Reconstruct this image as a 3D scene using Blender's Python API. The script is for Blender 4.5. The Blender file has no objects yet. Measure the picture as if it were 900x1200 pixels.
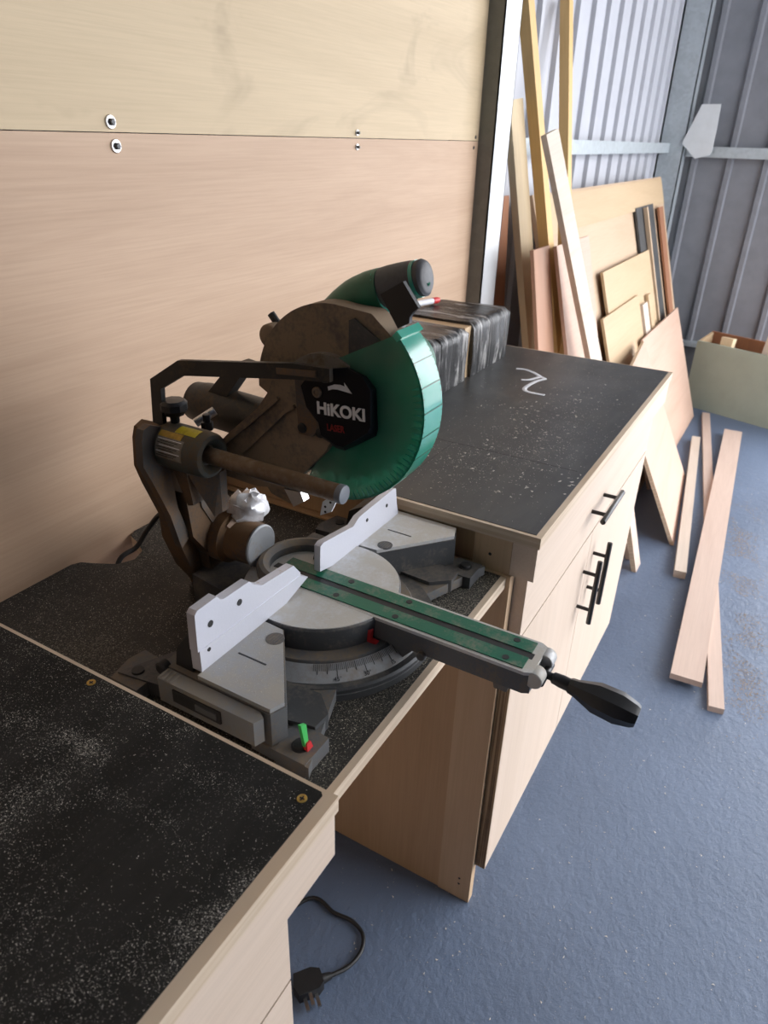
import bpy, bmesh, math, random
from mathutils import Vector, Matrix, Euler
random.seed(7)
PI = math.pi
SC = bpy.context.scene
COL = SC.collection
# ------------------------------------------------------------------ camera
CF, YAW, PITCH, ROLL = 835.34, 0.5122, -0.4858, 0.0308
CP = Vector((-0.5139, -0.8972, 1.4311))
_f = Vector((math.cos(YAW)*math.cos(PITCH), math.sin(YAW)*math.cos(PITCH), math.sin(PITCH)))
_r = Vector((math.sin(YAW), -math.cos(YAW), 0)); _u = _r.cross(_f)
CR = _r*math.cos(ROLL)+_u*math.sin(ROLL); CU = -_r*math.sin(ROLL)+_u*math.cos(ROLL)
cam = bpy.data.cameras.new('camera'); co = bpy.data.objects.new('camera', cam); COL.objects.link(co)
co.matrix_world = Matrix(((CR.x, CU.x, -_f.x, CP.x), (CR.y, CU.y, -_f.y, CP.y), (CR.z, CU.z, -_f.z, CP.z), (0, 0, 0, 1)))
cam.sensor_fit = 'VERTICAL'; cam.sensor_height = 24; cam.sensor_width = 18
cam.lens = CF*24/1200; cam.clip_start = 0.02
cam.dof.use_dof = True; cam.dof.focus_distance = 0.95; cam.dof.aperture_fstop = 6.0
SC.camera = co

def at(px, py, ax, v):
    """where the sight line of a measured photo point meets the plane ax = v of the room"""
    d = _f + CR*((px-450)/CF) - CU*((py-600)/CF)
    i = 'xyz'.index(ax)
    return CP + d*((v-CP[i])/d[i])
def V(*a): return Vector(a)

# ------------------------------------------------------------------ materials
def nmat(name):
    m = bpy.data.materials.new(name); m.use_nodes = True
    nt = m.node_tree; b = nt.nodes['Principled BSDF']
    return m, nt, b
def lk(nt, a, b): nt.links.new(a, b)
def coords(nt, scale=(1, 1, 1), kind='Object', rot=(0, 0, 0)):
    tc = nt.nodes.new('ShaderNodeTexCoord'); mp = nt.nodes.new('ShaderNodeMapping')
    mp.inputs['Scale'].default_value = scale; mp.inputs['Rotation'].default_value = rot
    lk(nt, tc.outputs[kind], mp.inputs['Vector']); return mp.outputs['Vector']
def noise(nt, vec, scale, detail=4, rough=.55, dist=0):
    n = nt.nodes.new('ShaderNodeTexNoise'); n.inputs['Scale'].default_value = scale
    n.inputs['Detail'].default_value = detail; n.inputs['Roughness'].default_value = rough
    n.inputs['Distortion'].default_value = dist
    lk(nt, vec, n.inputs['Vector']); return n.outputs['Fac']
def ramp(nt, fac, stops):
    r = nt.nodes.new('ShaderNodeValToRGB'); e = r.color_ramp.elements
    while len(e) < len(stops): e.new(.5)
    for x, (p, c) in zip(e, stops):
        x.position = p; x.color = (c[0], c[1], c[2], 1) if not isinstance(c, float) else (c, c, c, 1)
    lk(nt, fac, r.inputs['Fac']); return r.outputs['Color']
def mix(nt, fac, a, b, mode='MIX'):
    m = nt.nodes.new('ShaderNodeMix'); m.data_type = 'RGBA'; m.blend_type = mode
    for s, v in ((m.inputs['Factor'], fac), (m.inputs['A'], a), (m.inputs['B'], b)):
        if hasattr(v, 'links') or hasattr(v, 'is_linked'): lk(nt, v, s)
        elif isinstance(v, (int, float)): s.default_value = v
        else: s.default_value = (*v, 1)
    return m.outputs['Result']
def bump(nt, b, h, strength, dist=.002):
    n = nt.nodes.new('ShaderNodeBump'); n.inputs['Strength'].default_value = strength
    n.inputs['Distance'].default_value = dist; lk(nt, h, n.inputs['Height'])
    lk(nt, n.outputs['Normal'], b.inputs['Normal'])
def mul(c, k): return tuple(min(1, x*k) for x in c)
def plain(name, c, rough=.5, metal=0, var=.15, scale=40, bmp=.1, spec=.5):
    m, nt, b = nmat(name)
    v = coords(nt)
    n = noise(nt, v, scale)
    lk(nt, ramp(nt, n, [(.3, mul(c, 1-var)), (.7, mul(c, 1+var))]), b.inputs['Base Color'])
    b.inputs['Roughness'].default_value = rough; b.inputs['Metallic'].default_value = metal
    b.inputs['Specular IOR Level'].default_value = spec
    if bmp: bump(nt, b, n, bmp, .001)
    return m
def dusty(name, c, rough=.5, metal=0, dust=(.24, .15, .085), amount=.5, scale=14, up=.35):
    """a machine surface under a film of brown sawdust, thickest on what faces up"""
    m, nt, b = nmat(name)
    v = coords(nt)
    n = noise(nt, v, scale, 6, .65); n2 = noise(nt, v, 220, 2)
    g = nt.nodes.new('ShaderNodeNewGeometry'); sx = nt.nodes.new('ShaderNodeSeparateXYZ')
    lk(nt, g.outputs['Normal'], sx.inputs[0])
    a = nt.nodes.new('ShaderNodeMath'); a.operation = 'MULTIPLY_ADD'
    lk(nt, sx.outputs['Z'], a.inputs[0]); a.inputs[1].default_value = up*.5; lk(nt, n, a.inputs[2])
    a2 = nt.nodes.new('ShaderNodeMath'); a2.operation = 'MULTIPLY_ADD'
    lk(nt, n2, a2.inputs[0]); a2.inputs[1].default_value = .35; lk(nt, a.outputs[0], a2.inputs[2])
    f = ramp(nt, a2.outputs[0], [(max(0, .95-amount), 0.0), (min(1, 1.2-amount), .9)])
    lk(nt, mix(nt, f, c, dust), b.inputs['Base Color'])
    r = ramp(nt, f, [(0, float(rough)), (1, .85)]); lk(nt, r, b.inputs['Roughness'])
    if metal:
        mt = ramp(nt, f, [(0, float(metal)), (1, 0.0)]); lk(nt, mt, b.inputs['Metallic'])
    bump(nt, b, n2, .15, .001)
    return m
def wood(name, c1, c2, axis='X', fine=1.0, rough=.6, knots=0.0, tint=None, coarse=1.0):
    """timber or veneer with its grain along an axis of the object"""
    m, nt, b = nmat(name)
    s = {'X': (.7, 9, 9), 'Y': (9, .7, 9), 'Z': (9, 9, .7)}[axis]
    v = coords(nt, s)
    g = noise(nt, v, 1.1*coarse, 7, .62, 1.2)
    s2 = {'X': (6, 260, 260), 'Y': (260, 6, 260), 'Z': (260, 260, 6)}[axis]
    f = noise(nt, coords(nt, s2), fine, 3, .6)
    c = ramp(nt, g, [(.28, c2), (.5, mix3(c1, c2, .35)), (.72, c1)])
    c = mix(nt, ramp(nt, f, [(.35, .22), (.6, 0.0)]), c, mul(c2, .78))
    if knots:
        k = noise(nt, coords(nt, {'X': (1.2, 2.4, 2.4), 'Y': (2.4, 1.2, 2.4), 'Z': (2.4, 2.4, 1.2)}[axis]), 2.6, 3, .6, 1.5)
        c = mix(nt, ramp(nt, k, [(.58, 0.0), (.78, float(knots))]), c, mul(c2, .7))
    if tint: c = mix(nt, ramp(nt, noise(nt, coords(nt), 1.7, 2), [(.35, 0.0), (.7, .6)]), c, tint)
    lk(nt, c, b.inputs['Base Color']); b.inputs['Roughness'].default_value = rough
    bump(nt, b, f, .12, .0008)
    return m
def mix3(a, b, t): return tuple(x*(1-t)+y*t for x, y in zip(a, b))
def ply_edge(name, c1, c2, axis='Z', n=300):
    """plywood seen on its edge: thin layers stacked along one axis of the object"""
    m, nt, b = nmat(name)
    s = {'X': (n, 3, 3), 'Y': (3, n, 3), 'Z': (3, 3, n)}[axis]
    v = coords(nt, s)
    f = noise(nt, v, 1.0, 2, .5)
    g = noise(nt, coords(nt), 30, 3)
    c = ramp(nt, f, [(.42, c2), (.58, c1)])
    c = mix(nt, ramp(nt, g, [(.4, 0.0), (.7, .35)]), c, mul(c1, .8))
    lk(nt, c, b.inputs['Base Color']); b.inputs['Roughness'].default_value = .6
    return m
def facing(name, base, rough, dust, lo, hi, scl=3.0, spec=.5, sm=.22):
    """black film face: worn film with a haze of fine pale dust in cloudy patches"""
    m, nt, b = nmat(name)
    v = coords(nt)
    big = noise(nt, v, scl, 5, .6, .6)
    sp = noise(nt, v, 420, 2, .7); sp2 = noise(nt, v, 150, 3, .7)
    a = nt.nodes.new('ShaderNodeMath'); a.operation = 'MULTIPLY'
    lk(nt, ramp(nt, big, [(.42, 0.0), (.68, 1.0)]), a.inputs[0]); lk(nt, ramp(nt, sp, [(lo, 0.0), (hi, 1.0)]), a.inputs[1])
    smear = ramp(nt, noise(nt, coords(nt, (1, 4, 1), rot=(0, 0, .5)), 3.2, 6, .7, 1), [(.45, 0.0), (.8, sm)])
    c = mix(nt, smear, base, mul(dust, .45))
    c = mix(nt, a.outputs[0], c, dust)
    lk(nt, c, b.inputs['Base Color'])
    rr = mix(nt, a.outputs[0], ramp(nt, big, [(.3, rough), (.75, min(1, rough+.18))]), (.9, .9, .9))
    lk(nt, rr, b.inputs['Roughness']); b.inputs['Specular IOR Level'].default_value = spec
    bump(nt, b, sp2, .06, .0006)
    return m
def galv(name, c, rough=.42):
    m, nt, b = nmat(name)
    vo = nt.nodes.new('ShaderNodeTexVoronoi'); vo.inputs['Scale'].default_value = 60
    lk(nt, coords(nt), vo.inputs['Vector'])
    n = noise(nt, coords(nt), 7, 4)
    c_ = mix(nt, ramp(nt, vo.outputs['Color'], [(.2, mul(c, .9)), (.8, mul(c, 1.08))]), mul(c, .8), mul(c, 1.1))
    c_ = mix(nt, .5, ramp(nt, vo.outputs['Color'], [(.2, mul(c, .88)), (.8, mul(c, 1.1))]), ramp(nt, n, [(.3, mul(c, .85)), (.7, mul(c, 1.1))]))
    lk(nt, c_, b.inputs['Base Color']); b.inputs['Metallic'].default_value = .35
    b.inputs['Roughness'].default_value = rough
    return m

M = {}
M['ply_pink'] = wood('ply_pink', (.54, .37, .25), (.43, .28, .18), 'X', coarse=.9)
M['ply_yellow'] = wood('ply_yellow', (.59, .455, .29), (.49, .37, .225), 'X', coarse=.55, knots=.55)
M['birch'] = wood('birch', (.66, .53, .425), (.60, .47, .365), 'X')
M['birch_z'] = wood('birch_z', (.66, .53, .425), (.605, .475, .37), 'Z')
M['side_ply'] = wood('side_ply', (.50, .33, .19), (.40, .25, .135), 'Z', coarse=.6)
M['post_wood'] = wood('post_wood', (.58, .41, .26), (.50, .34, .205), 'Z')
M['edge'] = ply_edge('edge', (.60, .46, .31), (.34, .22, .125))
M['edge_soft'] = ply_edge('edge_soft', (.63, .51, .38), (.53, .40, .28), n=160)
M['galv_shaded'] = galv('galv_shaded', (.17, .175, .165), .5)
M['edge_y'] = ply_edge('edge_y', (.40, .27, .15), (.13, .075, .035), 'Y', n=330)
M['near_film'] = facing('near_film', (.010, .0098, .0096), .5, (.30, .285, .26), .62, .76, 3.0, .2, .12)
M['shelf_film'] = facing('shelf_film', (.026, .024, .0215), .5, (.30, .27, .22), .5, .64, 2.2, .3)
M['far_film'] = facing('far_film', (.036, .037, .038), .36, (.25, .24, .21), .6, .75, 5, .5, .45)
M['pine'] = wood('pine', (.70, .46, .19), (.60, .37, .13), 'Z')
M['pine_pale'] = wood('pine_pale', (.78, .63, .42), (.70, .54, .33), 'Z')
M['sheet_tan'] = wood('sheet_tan', (.54, .395, .27), (.46, .32, .205), 'X', coarse=.7, knots=.25)
M['sheet_pale'] = wood('sheet_pale', (.60, .50, .39), (.52, .42, .32), 'X', coarse=.7)
M['sheet_pink'] = wood('sheet_pink', (.52, .30, .20), (.44, .24, .155), 'Z', coarse=.8)
M['sheet_rose'] = wood('sheet_rose', (.54, .37, .285), (.46, .30, .22), 'X', coarse=.8)
M['sheet_brown'] = wood('sheet_brown', (.34, .15, .075), (.24, .10, .05), 'Z', coarse=.8)
M['sheet_gold'] = wood('sheet_gold', (.53, .385, .235), (.46, .32, .185), 'X', coarse=.8)
M['plank'] = wood('plank', (.62, .48, .40), (.52, .385, .315), 'X', coarse=1.2)
M['plank_pale'] = wood('plank_pale', (.66, .56, .47), (.56, .46, .37), 'X', coarse=1.2)
M['dark_board'] = plain('dark_board', (.05, .05, .05), .5, 0, .25, 12)
M['sage'] = plain('sage', (.32, .36, .29), .55, 0, .06, 8, .03)
M['galv'] = galv('galv', (.46, .50, .52), .42)
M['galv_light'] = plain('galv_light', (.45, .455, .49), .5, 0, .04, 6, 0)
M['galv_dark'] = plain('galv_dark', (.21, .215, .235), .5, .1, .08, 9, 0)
M['plate_grey'] = plain('plate_grey', (.62, .63, .63), .5, 0, .05, 15, .02)
M['concrete'] = plain('concrete', (.10, .10, .105), .8, 0, .2, 18)
M['roof'] = plain('roof', (.45, .46, .48), .6, 0, .1, 5)
M['black'] = plain('black', (.012, .012, .013), .38, 0, .2, 60, .05)
M['black_matt'] = plain('black_matt', (.017, .017, .018), .55, 0, .2, 60, .05)
M['rubber'] = plain('rubber', (.014, .014, .015), .5, 0, .2, 80, .05)
M['hub_black'] = plain('hub_black', (.004, .0045, .008), .5, 0, .2, 60, .03, .2)
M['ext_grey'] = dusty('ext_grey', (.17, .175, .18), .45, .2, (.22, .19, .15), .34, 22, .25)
M['galv_bright'] = plain('galv_bright', (.62, .63, .64), .5, .7, .08, 12, 0)
M['steel'] = plain('steel', (.55, .55, .56), .3, 1, .1, 90)
M['blade'] = dusty('blade', (.22, .22, .22), .4, .6, (.22, .17, .11), .4, 20, 0)
M['brass'] = plain('brass', (.50, .34, .10), .35, 1, .15, 90)
M['white'] = plain('white', (.75, .76, .80), .5, 0, .05, 80, 0)
M['white_print'] = plain('white_print', (.82, .82, .82), .5, 0, .03, 80, 0)
M['red_print'] = plain('red_print', (.26, .01, .01), .5, 0, .05, 80, 0)
M['black_print'] = plain('black_print', (.015, .015, .015), .6, 0, .05, 80, 0)
M['red'] = plain('red', (.55, .025, .03), .4, 0, .15, 60, 0)
M['lime'] = plain('lime', (.05, .42, .09), .4, 0, .1, 60, 0)
M['fence'] = dusty('fence', (.60, .61, .68), .42, .25, (.42, .36, .28), .06)
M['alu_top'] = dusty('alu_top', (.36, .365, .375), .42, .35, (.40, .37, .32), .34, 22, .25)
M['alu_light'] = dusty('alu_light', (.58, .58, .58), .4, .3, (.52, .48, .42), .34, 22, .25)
M['cap_grey'] = dusty('cap_grey', (.25, .26, .275), .45, .2, (.25, .2, .15), .22, 30, 0)
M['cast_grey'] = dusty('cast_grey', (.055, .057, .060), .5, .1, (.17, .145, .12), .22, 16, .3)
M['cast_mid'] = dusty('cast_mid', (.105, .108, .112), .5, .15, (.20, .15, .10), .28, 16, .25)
M['cast_brown'] = dusty('cast_brown', (.045, .039, .034), .55, .1, (.15, .085, .042), .50, 18, .3)
M['case_brown'] = dusty('case_brown', (.105, .085, .07), .5, .15, (.28, .20, .13), .48, 20, .5)
M['case_grey'] = dusty('case_grey', (.085, .075, .068), .55, .15, (.20, .11, .05), .38, 12, .3)
M['dark_dusty'] = dusty('dark_dusty', (.012, .012, .011), .45, 0, (.10, .06, .03), .22, 25, .2)
M['barrel'] = dusty('barrel', (.075, .08, .072), .5, .1, (.14, .09, .045), .34, 22, .3)
M['pipe'] = dusty('pipe', (.20, .15, .11), .28, .8, (.15, .085, .04), .36, 60, .3)
M['pipe_cap'] = plain('pipe_cap', (.16, .17, .19), .45, 0, .1, 60)
M['yellow'] = dusty('yellow', (.62, .50, .02), .45, 0, (.20, .12, .03), .28, 50, 0)
M['label_tan'] = dusty('label_tan', (.22, .20, .17), .5, 0, (.16, .10, .05), .3, 50, 0)
M['amber'] = plain('amber', (.45, .26, .02), .5, 0, .3, 120, 0)
M['green'] = plain('green', (.006, .115, .065), .4, 0, .12, 50, .03)
M['green_dust'] = dusty('green_dust', (.006, .125, .068), .42, 0, (.20, .2, .15), .20, 30, .2)
M['grip'] = plain('grip', (.085, .085, .09), .55, 0, .1, 200, .2)
M['scale_plate'] = dusty('scale_plate', (.33, .335, .34), .5, .2, (.28, .25, .22), .25, 40, .2)
M['foil'] = plain('foil', (.82, .82, .85), .42, .35, .12, 90, .6)
M['tape_tan'] = plain('tape_tan', (.42, .30, .22), .5, 0, .3, 60, .3)
def mk_film():
    m, nt, b = nmat('stretch_film')
    v = coords(nt, (17, 2.2, 1.8)); n = noise(nt, v, 2.6, 6, .72, 1.2)
    c = ramp(nt, n, [(.40, (.010, .010, .011)), (.53, (.035, .035, .037)), (.64, (.36, .35, .34))])
    lk(nt, c, b.inputs['Base Color']); b.inputs['Roughness'].default_value = .24
    bump(nt, b, n, .9, .006); return m
M['film'] = mk_film()
def mk_guard():
    m, nt, b = nmat('guard_plastic')
    v = coords(nt); n = noise(nt, v, 9, 3, .5); n2 = n
    lk(nt, ramp(nt, n, [(.35, (.08, .38, .26)), (.65, (.26, .42, .33))]), b.inputs['Base Color'])
    b.inputs['Roughness'].default_value = .22
    lk(nt, ramp(nt, n, [(.3, .44), (.75, .60)]), b.inputs['Alpha'])
    b.inputs['Transmission Weight'].default_value = .0
    # light passing through the tinted plastic
    tl = nt.nodes.new('ShaderNodeBsdfTranslucent'); tl.inputs['Color'].default_value = (.05, .62, .40, 1)
    ms = nt.nodes.new('ShaderNodeMixShader'); ms.inputs[0].default_value = .28
    out = nt.nodes['Material Output']
    lk(nt, b.outputs[0], ms.inputs[1]); lk(nt, tl.outputs[0], ms.inputs[2]); lk(nt, ms.outputs[0], out.inputs[0])
    return m
M['guard'] = mk_guard()
def mk_rim():
    m, nt, b = nmat('guard_rim')
    n = noise(nt, coords(nt), 25, 3)
    lk(nt, ramp(nt, n, [(.35, (.05, .42, .32)), (.7, (.10, .50, .39))]), b.inputs['Base Color'])
    tl = nt.nodes.new('ShaderNodeBsdfTranslucent'); tl.inputs['Color'].default_value = (.12, .75, .55, 1)
    ms = nt.nodes.new('ShaderNodeMixShader'); ms.inputs[0].default_value = .35
    out = nt.nodes['Material Output']
    lk(nt, b.outputs[0], ms.inputs[1]); lk(nt, tl.outputs[0], ms.inputs[2]); lk(nt, ms.outputs[0], out.inputs[0])
    b.inputs['Roughness'].default_value = .16; b.inputs['Specular IOR Level'].default_value = .9; b.inputs['Coat Weight'].default_value = .7; b.inputs['Coat Roughness'].default_value = .08
    return m
M['guard_rim'] = mk_rim()
def mk_floor():
    m, nt, b = nmat('floor_paint')
    v = coords(nt)
    n = noise(nt, v, 46, 7, .68, .1); n2 = noise(nt, v, 3, 4); sp = noise(nt, v, 170, 2, .6)
    c = ramp(nt, n2, [(.3, (.104, .142, .216)), (.7, (.134, .180, .268))])
    c = mix(nt, ramp(nt, sp, [(.70, 0.0), (.76, .55)]), c, (.50, .44, .36))
    lk(nt, c, b.inputs['Base Color']); lk(nt, ramp(nt, n2, [(.3, .42), (.7, .56)]), b.inputs['Roughness'])
    bump(nt, b, n, .55, .006); return m
M['floor'] = mk_floor()
def mk_flake(name, c):
    m, nt, b = nmat(name)
    oi = noise(nt, coords(nt), 300, 1)
    lk(nt, ramp(nt, oi, [(.35, mul(c, .75)), (.65, mul(c, 1.2))]), b.inputs['Base Color'])
    b.inputs['Roughness'].default_value = .8; return m
M['flake'] = mk_flake('flake', (.60, .56, .50))
M['flake_tan'] = mk_flake('flake_tan', (.52, .47, .37))
M['flake_orange'] = mk_flake('flake_orange', (.40, .25, .10))

# ------------------------------------------------------------------ mesh building
class B:
    def __init__(s): s.bm = bmesh.new(); s.i = 0
    def _mark(s, faces):
        for f in faces: f.material_index = s.i
    def mat(s, i): s.i = i; return s
    def _bev(s, geom_edges, off, seg=2, ang=.5):
        es = [e for e in geom_edges if e.is_valid and len(e.link_faces) == 2 and e.calc_face_angle(0) > ang]
        if es and off > 0:
            r = bmesh.ops.bevel(s.bm, geom=es, offset=off, segments=seg, profile=.5, affect='EDGES', clamp_overlap=True)
            s._mark(r['faces'])
    def box(s, a, b, bev=.0, seg=2, mtx=None):
        lo = [min(a[i], b[i]) for i in range(3)]; hi = [max(a[i], b[i]) for i in range(3)]
        P = [V(x, y, z) for z in (lo[2], hi[2]) for y in (lo[1], hi[1]) for x in (lo[0], hi[0])]
        if mtx: P = [mtx @ p for p in P]
        v = [s.bm.verts.new(p) for p in P]
        F = [(0, 2, 3, 1), (4, 5, 7, 6), (0, 1, 5, 4), (2, 6, 7, 3), (0, 4, 6, 2), (1, 3, 7, 5)]
        fs = [s.bm.faces.new([v[i] for i in f]) for f in F]; s._mark(fs)
        s._bev({e for f in fs for e in f.edges}, bev, seg)
        return s
    def prism(s, poly, ext, bev=.0, seg=2, ang=.5):
        """a flat outline given a thickness along the vector ext"""
        ext = V(*ext); n = len(poly)
        a = [s.bm.verts.new(V(*p)) for p in poly]; b = [s.bm.verts.new(V(*p)+ext) for p in poly]
        nrm = V(0, 0, 0)
        for i in range(n):
            p, q = V(*poly[i]), V(*poly[(i+1) % n]); nrm += p.cross(q)
        if nrm.dot(ext) > 0: fa, fb = list(reversed(a)), b
        else: fa, fb = a, list(reversed(b))
        fs = [s.bm.faces.new(fa), s.bm.faces.new(fb)]
        for i in range(n):
            j = (i+1) % n
            q = [a[i], a[j], b[j], b[i]] if nrm.dot(ext) > 0 else [a[j], a[i], b[i], b[j]]
            fs.append(s.bm.faces.new(q))
        s._mark(fs); s._bev({e for f in fs for e in f.edges}, bev, seg, ang); return s
    def loft(s, rings, closed=True, caps=True):
        R = [[s.bm.verts.new(V(*p)) for p in r] for r in rings]; n = len(R[0]); fs = []
        for k in range(len(R)-1):
            for i in range(n if closed else n-1):
                j = (i+1) % n; fs.append(s.bm.faces.new([R[k][i], R[k][j], R[k+1][j], R[k+1][i]]))
        if caps and closed:
            fs.append(s.bm.faces.new(list(reversed(R[0])))); fs.append(s.bm.faces.new(R[-1]))
        s._mark(fs); return s
    def frame(s, d):
        d = d.normalized(); h = V(0, 0, 1) if abs(d.z) < .9 else V(1, 0, 0)
        a = d.cross(h).normalized(); return a, d.cross(a).normalized()
    def lathe(s, p, q, prof, n=28, flat=1.0):
        """prof: (t along p->q in metres, radius)"""
        p = V(*p); q = V(*q); d = (q-p).normalized(); a, b = s.frame(d)
        rings = []
        for t, r in prof:
            r = max(r, 1e-5)
            rings.append([p+d*t+a*(r*math.cos(2*PI*i/n))+b*(r*flat*math.sin(2*PI*i/n)) for i in range(n)])
        return s.loft(rings)
    def cyl(s, p, q, r, r2=None, n=28, bev=0):
        L = (V(*q)-V(*p)).length; r2 = r if r2 is None else r2
        pr = [(0, r), (L, r2)] if not bev else [(0, r-bev), (bev*.4, r-bev*.3), (bev, r), (L-bev, r2), (L-bev*.4, r2-bev*.3), (L, r2-bev)]
        return s.lathe(p, q, pr, n)
    def tube(s, pts, r, n=10, sub=6, radii=None, oval=1.0):
        P = [V(*p) for p in pts]; 
        if sub > 1 and len(P) > 2:
            Q = []; rr = []
            for i in range(len(P)-1):
                p0 = P[max(i-1, 0)]; p1 = P[i]; p2 = P[i+1]; p3 = P[min(i+2, len(P)-1)]
                for k in range(sub):
                    t = k/sub
                    Q.append(.5*((2*p1)+(p2-p0)*t+(2*p0-5*p1+4*p2-p3)*t*t+(3*p1-p0-3*p2+p3)*t**3))
                    if radii: rr.append(radii[i]*(1-t)+radii[i+1]*t)
            Q.append(P[-1]); 
            if radii: rr.append(radii[-1])
            P = Q; radii = rr if radii else None
        rings = []; a = None
        for i, p in enumerate(P):
            d = (P[min(i+1, len(P)-1)]-P[max(i-1, 0)]).normalized()
            if a is None: a, b = s.frame(d)
            else:
                a = (a-d*a.dot(d)).normalized(); b = d.cross(a).normalized()
            R = radii[i] if radii else r
            rings.append([p+a*(R*math.cos(2*PI*k/n))+b*(R*oval*math.sin(2*PI*k/n)) for k in range(n)])
        return s.loft(rings)
    def bar(s, pts, w, t, wdir):
        """flat bar following pts, w wide within the plane, t thick along wdir"""
        P = [V(*p) for p in pts]; wd = V(*wdir).normalized(); L = []; R = []
        ws = w if isinstance(w, (list, tuple)) else [w]*len(P)
        for i, p in enumerate(P):
            d0 = (p-P[i-1]).normalized() if i else (P[1]-P[0]).normalized()
            d1 = (P[i+1]-p).normalized() if i < len(P)-1 else d0
            n0 = wd.cross(d0).normalized(); n1 = wd.cross(d1).normalized()
            n = (n0+n1).normalized(); k = ws[i]*.5/max(.4, n.dot(n0))
            L.append(p+n*k); R.append(p-n*k)
        return s.prism(L+list(reversed(R)), wd*t, .0012, 1)
    def sphere(s, c, r, seg=16, sc=(1, 1, 1)):
        m = Matrix.Translation(V(*c)) @ Matrix.Diagonal((r*sc[0], r*sc[1], r*sc[2], 1))
        k = bmesh.ops.create_uvsphere(s.bm, u_segments=seg, v_segments=seg//2+2, radius=1, matrix=m)
        s._mark({f for v in k['verts'] for f in v.link_faces}); return s

def origin_of(o):
    p = V(0, 0, 0)
    while o: p += o.location; o = o.parent
    return p
def obj(name, b, mats, parent=None, smooth=True, origin=None, sharp=.6):
    bm = b.bm if isinstance(b, B) else b
    bmesh.ops.recalc_face_normals(bm, faces=bm.faces)
    if smooth:
        for f in bm.faces: f.smooth = True
        for e in bm.edges:
            if len(e.link_faces) == 2 and e.calc_face_angle(0) > sharp: e.smooth = False
    loc = V(0, 0, 0)
    if parent is not None: sh = origin_of(parent)
    else:
        if origin is None:
            xs = [v.co for v in bm.verts]
            lo = [min(c[i] for c in xs) for i in range(3)]; hi = [max(c[i] for c in xs) for i in range(3)]
            origin = V((lo[0]+hi[0])/2, (lo[1]+hi[1])/2, lo[2])
        sh = V(*origin); loc = sh
    bmesh.ops.translate(bm, vec=-sh, verts=bm.verts)
    me = bpy.data.meshes.new(name); bm.to_mesh(me); bm.free()
    for m in (mats if isinstance(mats, (list, tuple)) else [mats]): me.materials.append(M[m] if isinstance(m, str) else m)
    o = bpy.data.objects.new(name, me); COL.objects.link(o)
    o.location = loc
    if parent is not None: o.parent = parent
    return o
def tag(o, label=None, cat=None, group=None, kind=None):
    if label: o['label'] = label
    if cat: o['category'] = cat
    if group: o['group'] = group
    if kind: o['kind'] = kind
    return o
def thing(name, loc, label, cat, group=None):
    o = bpy.data.objects.new(name, None); o.empty_display_size = .05; COL.objects.link(o)
    o.location = V(*loc); return tag(o, label, cat, group)
def structure(name, b, m, label, cat):
    o = obj(name, b, m, smooth=False); return tag(o, label, cat, kind='structure')
def text(body, name, parent, pos, right, up, size, m, depth=.0004, squash=1.0, bold=0.0):
    c = bpy.data.curves.new('t', 'FONT'); c.body = body; c.size = size; c.extrude = depth; c.align_x = 'CENTER'; c.align_y = 'CENTER'
    c.offset = bold
    t = bpy.data.objects.new('t', c); COL.objects.link(t)
    dg = bpy.context.evaluated_depsgraph_get(); dg.update()
    me = bpy.data.meshes.new_from_object(t.evaluated_get(dg))
    bpy.data.objects.remove(t); bpy.data.curves.remove(c)
    r = V(*right).normalized(); u = V(*up); u = (u-r*u.dot(r)).normalized(); n = r.cross(u)
    bm = bmesh.new(); bm.from_mesh(me); bpy.data.meshes.remove(me)
    for v in bm.verts: v.co = V(*pos)+r*(v.co.x*squash)+u*v.co.y+n*v.co.z
    return obj(name, bm, m, parent, smooth=False)

# ------------------------------------------------------------------ the shed
XB, YL = 4.6, .10         # back wall and left cladding
XR0, YR = -4.2, -3.3
structure('floor', B().box((XR0, YR, -.1), (XB+.1, YL+.3, 0)), 'floor', 'blue grey painted concrete shed floor with sawdust specks', 'floor')
def corrugated(axis, const, lo, hi, z0, z1, depth, pitch, phase, wbase=.06, wtop=.03, th=.006):
    """ribbed cladding sheet: flat pans with trapezoid ribs standing into the room"""
    pts = []; u = lo
    k = math.ceil((lo-phase)/pitch)
    pts.append((lo, 0))
    while phase+k*pitch+wbase < hi:
        c = phase+k*pitch
        if c-wbase/2 > lo: pts += [(c-wbase/2, 0), (c-wtop/2, depth), (c+wtop/2, depth), (c+wbase/2, 0)]
        k += 1
    pts.append((hi, 0))
    back = [(q[0], q[1]-th) for q in reversed(pts)]
    ring = pts+back
    P = [(a, const-d, z0) if axis == 'x' else (const-d, a, z0) for a, d in ring]
    return B().prism(P, (0, 0, z1-z0))
YD = -1.3               # the end wall's doorway runs from here to the right
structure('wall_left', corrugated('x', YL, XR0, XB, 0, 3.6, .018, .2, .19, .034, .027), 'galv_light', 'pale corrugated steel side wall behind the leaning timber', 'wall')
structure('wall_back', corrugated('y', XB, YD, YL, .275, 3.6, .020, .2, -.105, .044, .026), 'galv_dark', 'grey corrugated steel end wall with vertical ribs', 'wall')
structure('trim_1', B().box((XB-.05, YD, .255), (XB+.02, YL, .285), .003), 'galv', 'thin metal drip trim along the foot of the end wall', 'trim')
structure('trim_2', B().box((XB-.012, YD, 0), (XB+.06, YL, .255)), 'concrete', 'dark plinth under the end wall cladding', 'plinth')
structure('ceiling', B().box((XR0, YR, 3.6), (XB, YL+.05, 3.66)), 'roof', 'grey steel shed ceiling', 'ceiling')
structure('wall_far', B().box((XB, YR-.06, 3.05), (XB+.06, YD-.0005, 3.6)), 'galv_dark', 'shed wall above the end doorway', 'wall')
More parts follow.
